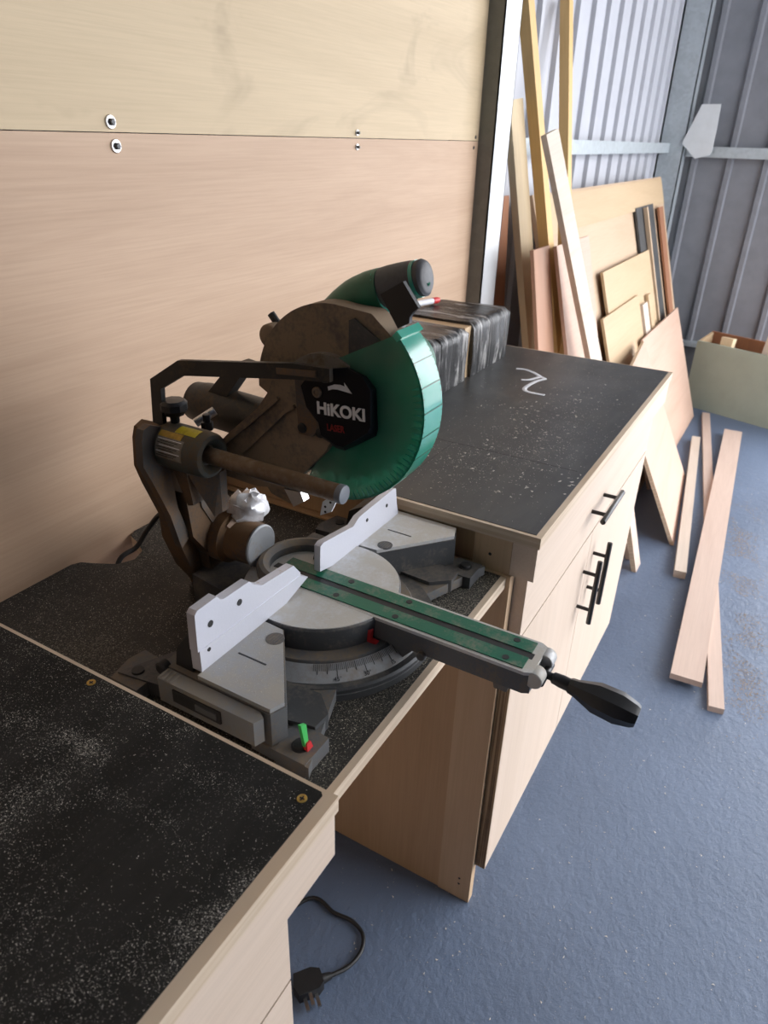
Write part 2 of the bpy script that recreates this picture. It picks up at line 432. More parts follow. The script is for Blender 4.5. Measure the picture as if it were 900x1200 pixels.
# open doorway on the right: wall around it
w = B()
DX0, DX1, DZ = .65, 4.45, 3.0
w.box((XR0, YR-.06, 0), (DX0, YR, 3.6)); w.box((DX1, YR-.06, 0), (XB+.06, YR, 3.6)); w.box((DX0, YR-.06, DZ), (DX1, YR, 3.6))
structure('wall_right', w, 'galv_dark', 'shed wall around the wide open doorway', 'wall')
structure('wall_near', B().box((XR0-.06, YR, 0), (XR0, YL, 3.6)), 'galv_dark', 'shed wall behind the camera', 'wall')

def c_section(lo, hi, lip, th, openside):
    b = B(); (x0, y0, z0), (x1, y1, z1) = lo, hi
    b.box((x0, y0, z0), (x0+th, y1, z1)); b.box((x0, y0, z0), (x1, y0+th, z1)); b.box((x1-th, y0, z0), (x1, y0+lip, z1)); b.box((x0, y1-th, z0), (x1, y1, z1))
    return b
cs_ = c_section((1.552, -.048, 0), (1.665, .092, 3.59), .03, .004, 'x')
c = obj('steel_column', cs_, ['galv_bright', 'galv_shaded'], smooth=False)
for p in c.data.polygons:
    if p.normal.x < -.5: p.material_index = 1        # shade put into the colour: darker steel on faces turned from the light
tag(c, 'galvanised steel column at the end of the plywood wall lining', 'column', kind='structure')
cc = B(); cc.box((4.47, -.052, 0), (4.476, .09, 3.59)); cc.box((4.47, -.052, 0), (4.575, -.046, 3.59), .001); cc.box((4.47, .084, 0), (4.575, .09, 3.59))
tag(obj('steel_column', cc, 'galv', smooth=False), 'galvanised steel column in the far corner of the shed', 'column', kind='structure')
g = B(); g.prism([(1.67, .068, 1.385), (1.67, .03, 1.385), (1.67, .03, 1.437), (1.67, .068, 1.437)], (2.80, 0, 0), .004)
tag(obj('wall_rail', g, 'galv'), 'horizontal steel rail across the side wall cladding', 'rail', kind='structure')
g = B(); g.box((4.53, YD+.02, 1.368), (4.575, -.06, 1.425), .004)
tag(obj('wall_rail', g, 'galv'), 'horizontal steel rail across the end wall cladding', 'rail', kind='structure')
xg = 4.455
gp = [at(823, 122, 'x', xg), at(845, 122, 'x', xg), at(840, 150, 'x', xg), at(834, 178, 'x', xg), at(831, 182, 'x', xg), at(814, 186, 'x', xg), at(799, 168, 'x', xg)]
tag(obj('gusset_plate', B().prism(gp, (.01, 0, 0), .001, 1), 'plate_grey'), 'light grey angled steel plate at the corner column', 'plate')

# plywood lining sheets
def lining(name, x0, x1, z0, z1, m, label):
    r = thing(name, ((x0+x1)/2, 0, z0), label, 'wall panel')
    obj('board', B().box((x0, 0, z0), (x1, .018, z1), .0008, 1), m, r)
    return r
def roofing_screw(x, z, r, R):
    w_ = B(); w_.lathe((x, .0005, z), (x, -.02, z), [(0, R), (.0016, R), (.003, R*.9), (.0032, R*.55)], 18)
    o = obj('washer', w_, 'steel', r)
    h = B(); h.lathe((x, -.002, z), (x, -.02, z), [(0, R*.55), (.004, R*.55), (.0055, R*.4), (.006, .0001)], 6)
    obj('screw_head', h, 'cast_mid', o)
zs = 1.4244
# each lining sheet: upper pale yellow, lower pinkish
up_ = lining('wall_lining', -1.5, 1.552, zs+.0006, 2.62, 'ply_yellow', 'pale yellow knotty plywood sheet lining the upper wall')
lo_ = lining('wall_lining', -1.5, 1.552, .20, zs-.0006, 'ply_pink', 'pinkish plywood sheet lining the wall behind the saw')
for x in (.271,): roofing_screw(x, 1.4375, up_, .0092); roofing_screw(x+.004, 1.4075, lo_, .0092)
for x in (.916,): roofing_screw(x, 1.4345, up_, .0062); roofing_screw(x, 1.408, lo_, .0062)
for x, r_, z in ((1.532, up_, 1.4335), (1.524, lo_, 1.408)):
    obj('screw_head', B().lathe((x, .0003, z), (x, -.01, z), [(0, .0052), (.0012, .0045), (.0014, .0001)], 12), 'black_matt', r_)

# ------------------------------------------------------------------ benches
W = .647
def rounded_slab(x0, x1, y0, y1, z0, z1, bev):
    return B().box((x0, y0, z0), (x1, y1, z1), bev, 4)
# near bench
nb = thing('workbench', (-.65, -.32, 0), 'nearest workbench with black dusty top and plywood drawers', 'workbench')
obj('worktop', rounded_slab(-1.7, -.137, -W, -.001, .8805, .9, .008), 'edge_soft', nb)
fc = B(); 
fc.prism([(-1.7, -W+.0125, .8999), (-.1445, -W+.0125, .8999), (-.1415, -W+.0155, .8999), (-.1415, -.001, .8999), (-1.7, -.001, .8999)], (0, 0, .0008))
tf = obj('black_facing', fc, 'near_film', nb); tf['label'] = 'black film facing dusted with sawdust'
obj('apron', B().box((-1.7, -.644, .82), (-.139, -.603, .880), .003), 'birch', nb)
obj('apron', B().box((-.179, -.6025, .82), (-.1395, -.001, .880), .003), 'birch', nb)
obj('carcass', B().box((-1.7, -.611, .02), (-.197, -.002, .8795), .001, 1), 'birch_z', nb)
for z0, z1 in ((.692, .818), (.40, .688), (.12, .396)):
    obj('drawer_front', B().box((-1.1, -.630, z0), (-.1975, -.6115, z1), .0012, 1), 'birch', nb)
def screw(x, y, z, m, parent, r=.0048):
    s = B(); s.lathe((x, y, z), (x, y, z+.01), [(0, r), (.0006, r), (.0009, r*.82), (.0004, r*.55), (.0004, .0001)], 18)
    o = obj('screw', s, m, parent)
    k = B(); k.box((x-r*.5, y-.0006, z+.0003), (x+r*.5, y+.0006, z+.0009)); k.box((x-.0006, y-r*.5, z+.0003), (x+.0006, y+r*.5, z+.0009))
    obj('screw_slot', k, 'black_matt', o)
screw(-.157, -.621, .9007, 'brass', nb); screw(-.152, -.338, .9007, 'brass', nb)

# far bench
X0, X1 = .4166, 1.462
fb = thing('workbench', (.94, -.32, 0), 'far workbench with grey black top, black bar handles and plywood doors', 'workbench')
obj('worktop', rounded_slab(X0, X1, -W, -.001, .8805, .9, .0085), 'edge_soft', fb)
tf = obj('black_facing', B().box((X0+.007, -W+.010, .8999), (X1-.006, -.001, .9008)), 'far_film', fb); tf['label'] = 'worn grey black film facing with scattered chips'
obj('apron', B().box((X0+.002, -.644, .8195), (X1-.004, -.604, .880), .0015, 1), 'birch', fb)
obj('apron', B().box((X0+.002, -.6035, .8195), (X0+.020, -.54, .880), .0015, 1), 'post_wood', fb)
obj('end_rail', B().box((X0+.012, -.5395, .821), (X0+.030, -.002, .880), .0015, 1), 'side_ply', fb)
obj('side_panel', B().box((X0, -.536, .0), (X0+.018, -.002, .8185), .0008, 1), 'side_ply', fb)
obj('front_post', B().box((X0-.002, -.608, .0), (X0+.018, -.5365, .8185), .0015, 1), 'post_wood', fb)
obj('carcass', B().box((X0+.019, -.603, .09), (X1-.05, -.003, .819)), 'birch_z', fb)
obj('plinth', B().box((X0+.0185, -.575, 0), (X1-.06, -.54, .0895)), 'birch', fb)
for (y, z) in ((-.583, .045), (-.583, .062), (-.575, .765), (-.57, .85)):
    obj('screw', B().lathe((X0-.0022, y, z), (X0-.01, y, z), [(0, .0028), (.0006, .0024), (.0007, .0001)], 10), 'black_matt', fb)
def bar_handle(p, q, out, parent, a0, a1):
    """black bar pull: a rod on two posts"""
    p, q, out = V(*p), V(*q), V(*out)
    rod = obj('handle', B().cyl(p+out, q+out, .0058, n=16, bev=.001), 'black', parent)
    d = q-p
    for t in (a0, a1): obj('handle_post', B().cyl(p+d*t, p+d*t+out, .0042, n=12), 'black', rod)
dr = obj('drawer_front', B().box((X0+.020, -.630, .692), (X1-.052, -.6035, .8185), .0012, 1), 'birch', fb)
bar_handle((.80, -.630, .757), (.965, -.630, .757), (0, -.032, 0), dr, .22, .78)
d1 = obj('door', B().mat(0).box((X0+.010, -.630, .112), (.8850, -.6090, .688), .001, 1), 'birch_z', fb)
obj('door_edge', B().box((X0+.0082, -.6296, .113), (X0+.0098, -.6095, .687)), 'edge_y', d1)
d2 = obj('door', B().box((.8875, -.630, .112), (X1-.052, -.6090, .688), .001, 1), 'birch_z', fb)
bar_handle((.862, -.630, .468), (.862, -.630, .632), (0, -.032, 0), d1, .22, .78)
bar_handle((.937, -.630, .478), (.937, -.630, .642), (0, -.032, 0), d2, .22, .78)
for q in (((.690, -.232), (.690, -.50)), ((.690, -.50), (.690, -.62)), ((.430, -.372), (.690, -.372))):
    (xa, ya), (xb_, yb_) = q
    obj('film_seam', B().box((xa-.0006, min(ya, yb_)-.0006, .90075), (xb_+.0006, max(ya, yb_)+.0006, .9010)), 'black_matt', fb)
# white chalk squiggle
zt = .9009
ck = B()
def cq(*pp): return [at(x, y, 'z', zt+.0004) for x, y in pp]
for pp in (((605, 432), (615, 433), (626, 437), (634, 442)), ((611, 445), (620, 445), (628, 443), (634, 442), (639, 444)), ((639, 444), (628, 447), (617, 453), (615, 457), (622, 460), (638, 463))):
    ck.tube(cq(*pp), .0056, 8, 6, oval=.18)
o = obj('chalk_mark', ck, 'white', fb); o['label'] = 'white chalk squiggle on the black top'

# lower saw shelf between the benches
sh = thing('saw_shelf', (.11, -.3, .797), 'low black topped plywood shelf carrying the saw between two workbenches', 'shelf')
SZ = .8166
ol = [(-.190, -.601), (.4145, -.601), (.4145, -.001), (.205, -.001), (.190, -.008), (.180, -.036), (.165, -.062), (.140, -.072), (.115, -.060), (.098, -.03), (.088, -.008), (.075, -.001), (-.190, -.001)]
def sheet_poly(z0, z1, pts): return B().prism([(x, y, z0) for x, y in pts], (0, 0, z1-z0), .0015, 2)
obj('board', sheet_poly(SZ-.0205, SZ-.0006, ol), 'edge_soft', sh)
il = [(-.190, -.592), (.4142, -.592)] + [(x*1.0, y) for x, y in ol[2:]]
tf = obj('black_facing', B().prism([(x, y, SZ-.0006) for x, y in il], (0, 0, .0007)), 'shelf_film', sh); tf['label'] = 'black film facing covered in fine sawdust'

# ------------------------------------------------------------------ sliding mitre saw
TZ = .887; CX, CY = .16, -.424; BX = .16
saw = thing('mitre_saw', (CX, CY, SZ), 'dusty green and grey sliding mitre saw with white lettering on its black hub', 'mitre saw')
def S(name, b, m, parent=None, label=None):
    o = obj(name, b, m, parent or saw)
    if label: o['label'] = label
    return o
def pz(z, *pp): return [at(x, y, 'z', z) for x, y in pp]
def px_(x, *pp): return [at(a, b, 'x', x) for a, b in pp]
def py_(y, *pp): return [at(a, b, 'y', y) for a, b in pp]
# base casting under everything: skirt ring and feet
b = B()
b.lathe((CX, CY, SZ+.004), (CX, CY, TZ), [(0, .128), (.0, .158), (.012, .160), (.016, .158), (.016, .02)], 64)
b.prism([(.03, -.31, SZ+.002), (.30, -.31, SZ+.002), (.30, -.40, SZ+.002), (.03, -.40, SZ+.002)], (0, 0, .045), .006)
b.prism([(.10, -.24, SZ+.002), (.21, -.24, SZ+.002), (.23, -.31, SZ+.002), (.09, -.31, SZ+.002)], (0, 0, .05), .006)
base = S('base', b, 'cast_grey', label='grey cast base with bolt-down feet')
def wing(sg):
    """one table wing: sg=-1 left, +1 right"""
    def P(*pp): return [(CX+sg*dx, y) for dx, y in pp]
    top = P((.112, -.414), (.114, -.444), (.215, -.523), (.232, -.517), (.232, -.414))
    b = B().prism([(x, y, TZ-.052) for x, y in top], (0, 0, .052), .003)
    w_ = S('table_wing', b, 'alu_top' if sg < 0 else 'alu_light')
    # darker cast flank below the rim
    k = P((.1125, -.40), (.1155, -.4425), (.214, -.5215), (.2305, -.516), (.2305, -.40))
    fl = P((.105, -.36), (.108, -.441), (.2145, -.5255), (.2335, -.5185), (.2335, -.36))
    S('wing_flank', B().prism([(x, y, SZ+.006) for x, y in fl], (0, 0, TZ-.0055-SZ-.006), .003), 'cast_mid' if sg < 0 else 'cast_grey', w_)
    # engraved roundel and line
    c_ = (CX+sg*.133, -.447)
    S('roundel', B().cyl((c_[0], c_[1], TZ-.001), (c_[0], c_[1], TZ+.0004), .0115, n=28), 'cast_grey', w_)
    a = B()
    for i in range(5): a.box((c_[0]-.008, c_[1]-.0075+i*.0036, TZ+.0004), (c_[0]+.008, c_[1]-.0062+i*.0036, TZ+.0007))
    S('roundel_rib', a, 'cast_mid', w_)
    l = B().box((CX+sg*.176, -.468, TZ), (CX+sg*.178, -.427, TZ+.0004))
    S('scribed_line', l, 'black_matt', w_)
    # sliding end extension, a step lower with a dark slot
    e = P((.2345, -.372), (.2345, -.505), (.240, -.514), (.252, -.510), (.253, -.372))
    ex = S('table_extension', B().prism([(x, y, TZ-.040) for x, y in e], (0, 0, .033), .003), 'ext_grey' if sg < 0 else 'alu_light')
    if sg < 0:
        q = B().box((CX-.2545, -.465, TZ-.030), (CX-.252, -.395, TZ-.013), .0008, 1)
        o = S('slot', q, 'black_matt', ex)
        S('slot_bolt', B().box((CX-.256, -.46, TZ-.025), (CX-.2548, -.43, TZ-.017), .001, 1), 'cast_mid', ex)
        r_ = B()
        for i in range(4): r_.box((CX-.252, -.392+i*.006, TZ-.0072), (CX-.236, -.3895+i*.006, TZ-.0062))
        S('grip_rib', r_, 'label_tan', ex)
    # feet with bolt holes
    for (fx, fy, ry, sx, sy) in ((.218, -.545, 0, .020, .020), (.226, -.305, 0, .024, .022)):
        f = P((fx-sx*1.3, fy-sy), (fx+sx, fy-sy), (fx+sx, fy+sy), (fx-sx*.5, fy+sy*1.4), (fx-sx*1.5, fy+sy*1.2))
        o = S('foot', B().prism([(x, y, SZ+.0005) for x, y in f], (0, 0, .020), .006, 2), 'cast_grey' if sg > 0 else 'cast_mid')
        S('foot_bolt', B().lathe((CX+sg*fx, fy, SZ+.0205), (CX+sg*fx, fy, SZ+.03), [(0, .0105), (.001, .0105), (.0012, .008), (.005, .0075), (.0055, .0001)], 20), 'black_matt', o)
    return w_
wl = wing(-1); wr = wing(1)
# webs joining wings and front feet to the base
for sg in (-1, 1):
    S('base_web', B().prism([(CX+sg*.10, -.52, SZ+.003), (CX+sg*.238, -.57, SZ+.003), (CX+sg*.236, -.49, SZ+.003), (CX+sg*.11, -.46, SZ+.003)], (0, 0, .016), .005), 'cast_mid', base)
    S('base_web', B().prism([(CX+sg*.175, -.315, SZ+.003), (CX+sg*.24, -.285, SZ+.003), (CX+sg*.225, -.38, SZ+.003), (CX+sg*.12, -.40, SZ+.003)], (0, 0, .02), .005), 'cast_grey', base)
    S('base_web', B().prism([(CX+sg*.142, -.520, SZ+.003), (CX+sg*.165, -.546, SZ+.003), (CX+sg*.19, -.545, SZ+.003), (CX+sg*.20, -.50, SZ+.003), (CX+sg*.145, -.47, SZ+.003)], (0, 0, .022), .004), 'cast_grey', base)
# turntable
b = B(); b.lathe((CX, CY, TZ-.052), (CX, CY, TZ), [(0, .106), (.048, .109), (.0505, .1085), (.052, .107), (.052, .0001)], 72)
tt = S('turntable', b, 'cast_grey')
tp = S('table_top', B().cyl((CX, CY, TZ-.0002), (CX, CY, TZ+.0012), .1065, n=72), 'alu_light', tt)
tp['label'] = 'pale worn aluminium turntable top'
S('turntable_step', B().lathe((CX, CY, TZ-.054), (CX, CY, TZ), [(0, .128), (.018, .128), (.021, .126), (.021, .10)], 72), 'cast_mid', tt)
# mitre scale: sloping silver band
def ring_band(a0, a1, r0, z0, r1, z1, n=40, th=.0012):
    b = B(); rings = []
    for i in range(n+1):
        a = a0+(a1-a0)*i/n; c, s_ = math.cos(a), math.sin(a)
        rings.append([(CX+r0*c, CY+r0*s_, z0), (CX+r1*c, CY+r1*s_, z1), (CX+r1*c, CY+r1*s_, z1-th), (CX+r0*c, CY+r0*s_, z0-th)])
    return b.loft(rings)
A0, A1 = math.radians(186), math.radians(278)
RI, ZI, RO, ZO = .131, .853, .150, .838
sc = S('mitre_scale', ring_band(A0, A1, RI, ZI, RO, ZO), 'scale_plate', base, 'silver mitre scale with black graduations')
S('scale_shoulder', ring_band(A0-.15, A1+.5, RI-.002, ZI-.002, RO+.010, ZO-.012, 50, .012), 'cast_grey', base)
tk = B()
def sp(a, t, h=.0004):
    r = RI+(RO-RI)*t; z = ZI+(ZO-ZI)*t+h
    return V(CX+r*math.cos(a), CY+r*math.sin(a), z)
for d in range(0, 58):
    a = math.radians(270-d-3)
    if a < A0+.02: break
    t1 = .78 if d % 15 == 0 else (.55 if d % 5 == 0 else .38)
    hw = .0028 if d % 5 == 0 else .0017
    P0, P1, P2, P3 = sp(a-hw, .04), sp(a+hw, .04), sp(a+hw, t1), sp(a-hw, t1)
    tk.prism([P0, P1, P2, P3], (0, 0, .0003))
S('graduation', tk, 'black_print', sc)
for d, s_ in ((45, '45°'), (30, '30°'), (15, '15'), (0, '0')):
    a = math.radians(270-d-3); p = sp(a, .86, .0008)
    rad = V(math.cos(a), math.sin(a), 0); up = V(-rad.x, -rad.y, (ZI-ZO)/(RO-RI)); right = V(-rad.y, rad.x, 0)
    text(s_, 'number', sc, p, right, up, .0075, 'black_print', .0001)
S('pointer', B().prism(px_(.118, (420, 738), (428, 735), (434, 741), (433, 751), (441, 755), (434, 757), (424, 752)), (.008, 0, 0), .0012), 'red', tt, 'red scale pointer')

# front arm with green kerf boards
ax0, ax1, ay0, ay1 = .1285, .1915, -.42, -.724
b = B()
b.prism([(ax0, -.45, TZ), (ax0, -.728, TZ), (ax0+.004, -.736, TZ), (ax1-.004, -.736, TZ), (ax1, -.728, TZ), (ax1, -.45, TZ)], (0, 0, -.030), .0025)
b.prism([(ax0+.002, -.50, TZ-.028), (ax0+.002, -.585, TZ-.028), (ax0+.002, -.565, TZ-.052), (ax0+.002, -.50, TZ-.055)], (.058, 0, 0), .002)
b.prism([(ax0+.004, -.69, TZ-.029), (ax0+.004, -.712, TZ-.029), (ax0+.004, -.709, TZ-.041), (ax0+.004, -.693, TZ-.041)], (.054, 0, 0), .002)
arm = S('front_arm', b, 'cast_mid', label='grey metal front arm with a pale rim')
S('arm_rim', B().prism([(ax0-.0004, -.47, TZ-.003), (ax0-.0004, -.728, TZ-.003), (ax0+.004, -.7364, TZ-.003), (ax1-.004, -.7364, TZ-.003), (ax1+.0004, -.728, TZ-.003), (ax1+.0004, -.47, TZ-.003)], (0, 0, .0045), .001), 'alu_light', arm)
for x0, x1 in ((ax0+.0045, CX-.0055), (CX+.0055, ax1-.0045)):
    k = S('kerf_board', B().box((x0, -.724, TZ+.001), (x1, -.355, TZ+.0028), .0008, 1), 'green_dust', arm, 'green kerf board')
    xm = (x0+.008) if x0 < CX else (x1-.008)
    for y in (-.70, -.55, -.46): S('screw', B().cyl((xm, y, TZ+.002), (xm, y, TZ+.0033), .0042, n=16), 'black_matt', k)
S('kerf_slot', B().box((CX-.0055, -.728, TZ+.0008), (CX+.0055, -.345, TZ+.0019)), 'black_matt', arm, 'dark saw slot')
for s_ in (-1, 1):
    S('clamp_lug', B().lathe((CX+s_*.019-.010, -.7385, TZ-.0095), (CX+s_*.019+.010, -.7385, TZ-.0095), [(0, .0100), (.001, .0110), (.018, .0110), (.020, .0100)], 24), 'alu_top', arm)
S('clamp_bolt', B().cyl((CX-.020, -.745, TZ-.016), (CX+.02, -.745, TZ-.016), .005, n=16), 'black', arm)
S('arm_screw', B().cyl((ax0-.006, -.597, TZ-.030), (ax0+.004, -.597, TZ-.030), .006, n=16, bev=.001), 'cast_mid', arm)
hp = V(CX-.004, -.738, TZ-.012); hq = V(CX-.004, -.845, TZ-.024); hd = (hq-hp).normalized()
hk = S('lock_handle', B().lathe(hp+hd*.036, hq+hd*.02, [(0, .0075), (.003, .0095), (.010, .0105), (.034, .0185), (.060, .0195), (.078, .0150), (.082, .0125)], 8), 'black', arm, 'black faceted locking knob')
S('handle_rod', B().lathe(hp-hd*.006, hq, [(0, .0048), (.022, .0048), (.024, .007), (.034, .008), (.043, .008)], 16), 'black', hk)

# fences
yf = -.414
fl_ = py_(yf, (232, 765), (228, 722), (231, 716), (254, 699), (258, 702.5), (262, 702), (292, 681.5), (297, 685), (307, 686), (344, 663), (352, 671), (352, 675))
lf = S('fence', B().prism(fl_, (0, .012, 0), .0012), 'fence', label='silver left fence plate, stepped along its top')
lo2 = [V(-.0655, yf-.001, TZ+.0003), V(-.0655, yf-.001, .9165), at(351, 675, 'y', yf-.001), at(361, 676, 'y', yf-.001), V(.088, yf-.001, TZ+.0003)]
S('fence_foot', B().prism(lo2, (0, .016, 0), .001), 'fence', lf)
for q in ((247, 731), (281, 706)):
    p = at(*q, 'y', yf-.0006); S('fence_hole', B().cyl(p, p+V(0, .004, 0), .0042, n=16), 'black_matt', lf)
p = at(245.5, 761, 'y', yf-.0016); S('fence_hole', B().cyl(p, p+V(0, .004, 0), .0026, n=14), 'black_matt', lf)
S('fence_bracket', B().prism([(-.066, yf+.013, SZ+.03), (-.066, yf+.045, SZ+.03), (-.066, yf+.035, TZ+.02), (-.066, yf+.013, TZ+.05)], (.03, 0, 0), .002), 'black_matt', lf)
S('fence_bracket', B().prism([(.04, yf+.013, SZ+.03), (.04, yf+.045, SZ+.03), (.04, yf+.035, TZ+.01), (.04, yf+.013, TZ+.04)], (.03, 0, 0), .002), 'black_matt', lf)
S('fence_knob', B().lathe((-.06, yf+.052, TZ-.01), (-.085, yf+.052, TZ-.01), [(0, .004), (.008, .004), (.009, .009), (.018, .009), (.02, .006)], 12), 'black_matt', lf)
fr_ = py_(yf, (375, 670), (375.5, 641), (379, 636), (414, 617), (421, 606), (461, 573), (464, 572.5), (465, 590), (468, 612), (471, 622), (466, 622), (420, 648))
rf = S('fence', B().prism(fr_, (0, .010, 0), .0012), 'fence', label='silver right fence plate with a sloping top')
for q in ((430.5, 609.5), (453.5, 592.5)):
    p = at(*q, 'y', yf-.0006); S('fence_hole', B().cyl(p, p+V(0, .004, 0), .0030, n=14), 'black_matt', rf)
S('fence_bracket', B().prism([(.30, yf+.011, SZ+.03), (.30, yf+.05, SZ+.03), (.30, yf+.036, TZ+.035), (.30, yf+.011, TZ+.05)], (.05, 0, 0), .002), 'dark_dusty', rf)
S('fence_bracket', B().prism([(.20, yf+.011, SZ+.04), (.20, yf+.04, SZ+.04), (.20, yf+.03, TZ+.015), (.20, yf+.011, TZ+.02)], (.05, 0, 0), .002), 'dark_dusty', rf)

# hump of the turntable behind the slot
b = B(); rings = []
for i in range(25):
    a = math.radians(190-i*(200/24)); rr = .062
    cx_, cy_ = CX+.012, -.385
    def pt(r, z): return (cx_+r*math.cos(a), cy_+r*math.sin(a)*1.0, z)
    rings.append([pt(rr, TZ-.04), pt(rr+.004, TZ+.010), pt(rr, TZ+.017), pt(rr-.006, TZ+.018), pt(rr-.014, TZ+.012), pt(rr-.016, TZ-.04)])
b.loft(rings); S('rear_hump', b, 'cast_mid', tt, 'grey curved hump round the back of the slot')

# bevel pivot and pillar
pv = S('bevel_pivot', B().lathe((.155, -.322, .915), (.155, -.235, .915), [(0, .0265), (.002, .0305), (.040, .032), (.046, .039), (.087, .040)], 36), 'case_grey')
S('pivot_cap', B().lathe((.155, -.3255, .915), (.155, -.315, .915), [(0, .0290), (.0015, .0310), (.004, .0312)], 36), 'cap_grey', pv, 'pale round pivot cap')
S('pivot_block', B().prism([(.130, -.255, SZ+.004), (.205, -.255, SZ+.004), (.19, -.255, .90), (.12, -.255, .90)], (0, .05, 0), .006), 'cast_brown', pv)
# foil scrap stuck on the pivot
b = B().sphere((.178, -.285, .955), .029, 18, (1.05, 1.0, .8))
rnd = random.Random(3)
for v in b.bm.verts: v.co += V(rnd.uniform(-1, 1), rnd.uniform(-1, 1), rnd.uniform(-1, 1))*.0042
obj('foil_patch', b, 'foil', pv, sharp=.9)['label'] = 'crumpled silver foil patch'
b = B()
for k in range(3):
    y0 = -.262-.010*k
    b.prism([(.140-.003*k, y0, .944), (.165, y0-.004, .970-.004*k), (.168, y0-.008, .966-.004*k), (.143-.003*k, y0-.006, .938)], (.012, -.012, -.004), .001)
S('tape_patch', b, 'tape_tan', pv)
yp = -.205
pil = py_(yp, (155, 512), (157, 499), (166, 491), (196, 497), (212, 508), (236, 560), (262, 590), (300, 612), (318, 640), (285, 690), (236, 691), (206, 660), (190, 628), (186, 602), (166, 565), (157, 545))
b = B().prism(pil, (0, -.032, 0), .006, 3)
pl = S('pillar', b, 'cast_brown', label='dusty brown bevel pillar')
shell = py_(yp-.034, (158, 515), (160, 502), (168, 496), (190, 500), (191, 545), (200, 590), (215, 625), (206, 640), (192, 602), (172, 565), (160, 545))
S('pillar_shell', B().prism(shell, (0, -.012, 0), .005, 3), 'case_grey', pl)
S('pillar_rib', B().prism(py_(yp-.036, (214, 545), (222, 548), (232, 580), (250, 612), (242, 616), (224, 590)), (0, -.020, 0), .002), 'case_grey', pl)
S('pillar_web', B().prism(py_(yp-.036, (205, 575), (245, 600), (300, 610), (292, 640), (240, 650), (215, 625)), (0, -.018, 0), .004), 'cast_brown', pl)
# barrel round the slide pipe, with warning labels
PX, PZ = .08, 1.078
br = S('pipe_barrel', B().lathe((PX, -.246, PZ), (PX, -.322, PZ), [(0, .027), (.002, .0295), (.058, .0295), (.070, .0285), (.074, .0265), (.076, .022), (.072, .016), (.066, .013)], 40), 'barrel', label='grey barrel carrying warning stickers')
def wrap(y0, y1, a0, a1, r, n=10):
    b = B(); rings = []
    for i in range(n+1):
        a = math.radians(a0+(a1-a0)*i/n)
        def q(y, rr): return (PX-rr*math.cos(a), y, PZ+rr*math.sin(a))
        rings.append([q(y0, r), q(y1, r), q(y1, r+.0004), q(y0, r+.0004)])
    return b.loft(rings)
S('sticker', wrap(-.275, -.308, 62, 90, .0296), 'yellow', br, 'yellow warning sticker')
st = S('sticker', wrap(-.254, -.297, -8, 44, .0296), 'label_tan', br, 'worn sticker with small print')
S('sticker_band', wrap(-.254, -.291, 44, 60, .0296), 'amber', br)
for i in range(9):
    a = 38-i*5; S('print_line', wrap(-.256-.004*(i % 2), -.294+.005*(i % 3), a, a+1.6, .0300, 2), 'black_print' if i % 3 else 'white_print', st)
S('barrel_lug', B().prism([(PX-.01, -.285, PZ-.03), (PX+.012, -.318, PZ-.027), (PX+.014, -.315, PZ-.085), (PX+.006, -.308, PZ-.09)], (.012, 0, 0), .003), 'case_grey', br)
S('barrel_lug', B().prism([(PX-.012, -.262, PZ-.028), (PX-.012, -.285, PZ-.028), (PX-.006, -.285, PZ-.075), (PX-.006, -.275, PZ-.078)], (.03, 0, 0), .003), 'cast_brown', br)
pp = S('slide_pipe', B().lathe((PX, -.21, PZ), (PX, -.515, PZ), [(0, .0106), (.296, .0106), (.298, .0100)], 28), 'pipe', label='brown dusty steel slide pipe')
S('pipe_cap', B().lathe((PX, -.505, PZ), (PX, -.513, PZ), [(0, .0111), (.006, .0112), (.0075, .0107), (.008, .0095)], 28), 'pipe_cap', pp, 'grey plastic pipe end cap')
kx, ky = .085, -.258
kp = S('clamp_knob', B().lathe((kx, ky, PZ+.030), (kx, ky, PZ+.062), [(0, .006), (.008, .006), (.010, .012), (.017, .0175), (.025, .0175), (.029, .014), (.030, .0001)], 9), 'black', br, 'black clamp knob')
S('clamp_screw', B().cyl((kx+.03, -.262, PZ+.02), (kx+.05, -.278, PZ+.034), .006, n=12), 'steel', br)
S('clamp_screw', B().lathe((kx+.026, -.286, PZ+.018), (kx+.026, -.286, PZ+.038), [(0, .008), (.010, .008), (.0105, .005), (.02, .005)], 6), 'black_matt', br)
# second barrel further back
x2 = .205
rb = S('rear_barrel', B().lathe((x2, -.175, 1.086), (x2, -.335, 1.080), [(0, .020), (.002, .0275), (.015, .029), (.022, .0305), (.10, .030), (.16, .030)], 32), 'dark_dusty', label='dark rear barrel')
S('strut', B().prism(px_(.19, (237, 468), (268, 428), (280, 424), (291, 428), (262, 470), (254, 473)), (.02, 0, 0), .003), 'dark_dusty', rb)
# black link bar to the guard
lb = B()
lp = [at(185, 497, 'x', .072), at(182.5, 440, 'x', .072), at(211, 431.5, 'x', .078), at(345, 435.5, 'x', .096), at(386, 440.5, 'x', .100)]
lp[1] = at(182, 450, 'x', .072)
lb.bar(lp, [.017, .017, .0178, .0178, .0150], .007, (1, 0, 0))
lk_ = S('link_bar', lb, 'dark_dusty', label='black bent link bar of the guard')
gv = at(325, 434, 'x', .0950); gw = at(371, 438.5, 'x', .0985)
S('link_slot', B().bar([gv-V(.0022, 0, 0), gw-V(.0022, 0, 0)], .007, .002, (1, 0, 0)), 'case_grey', lk_)

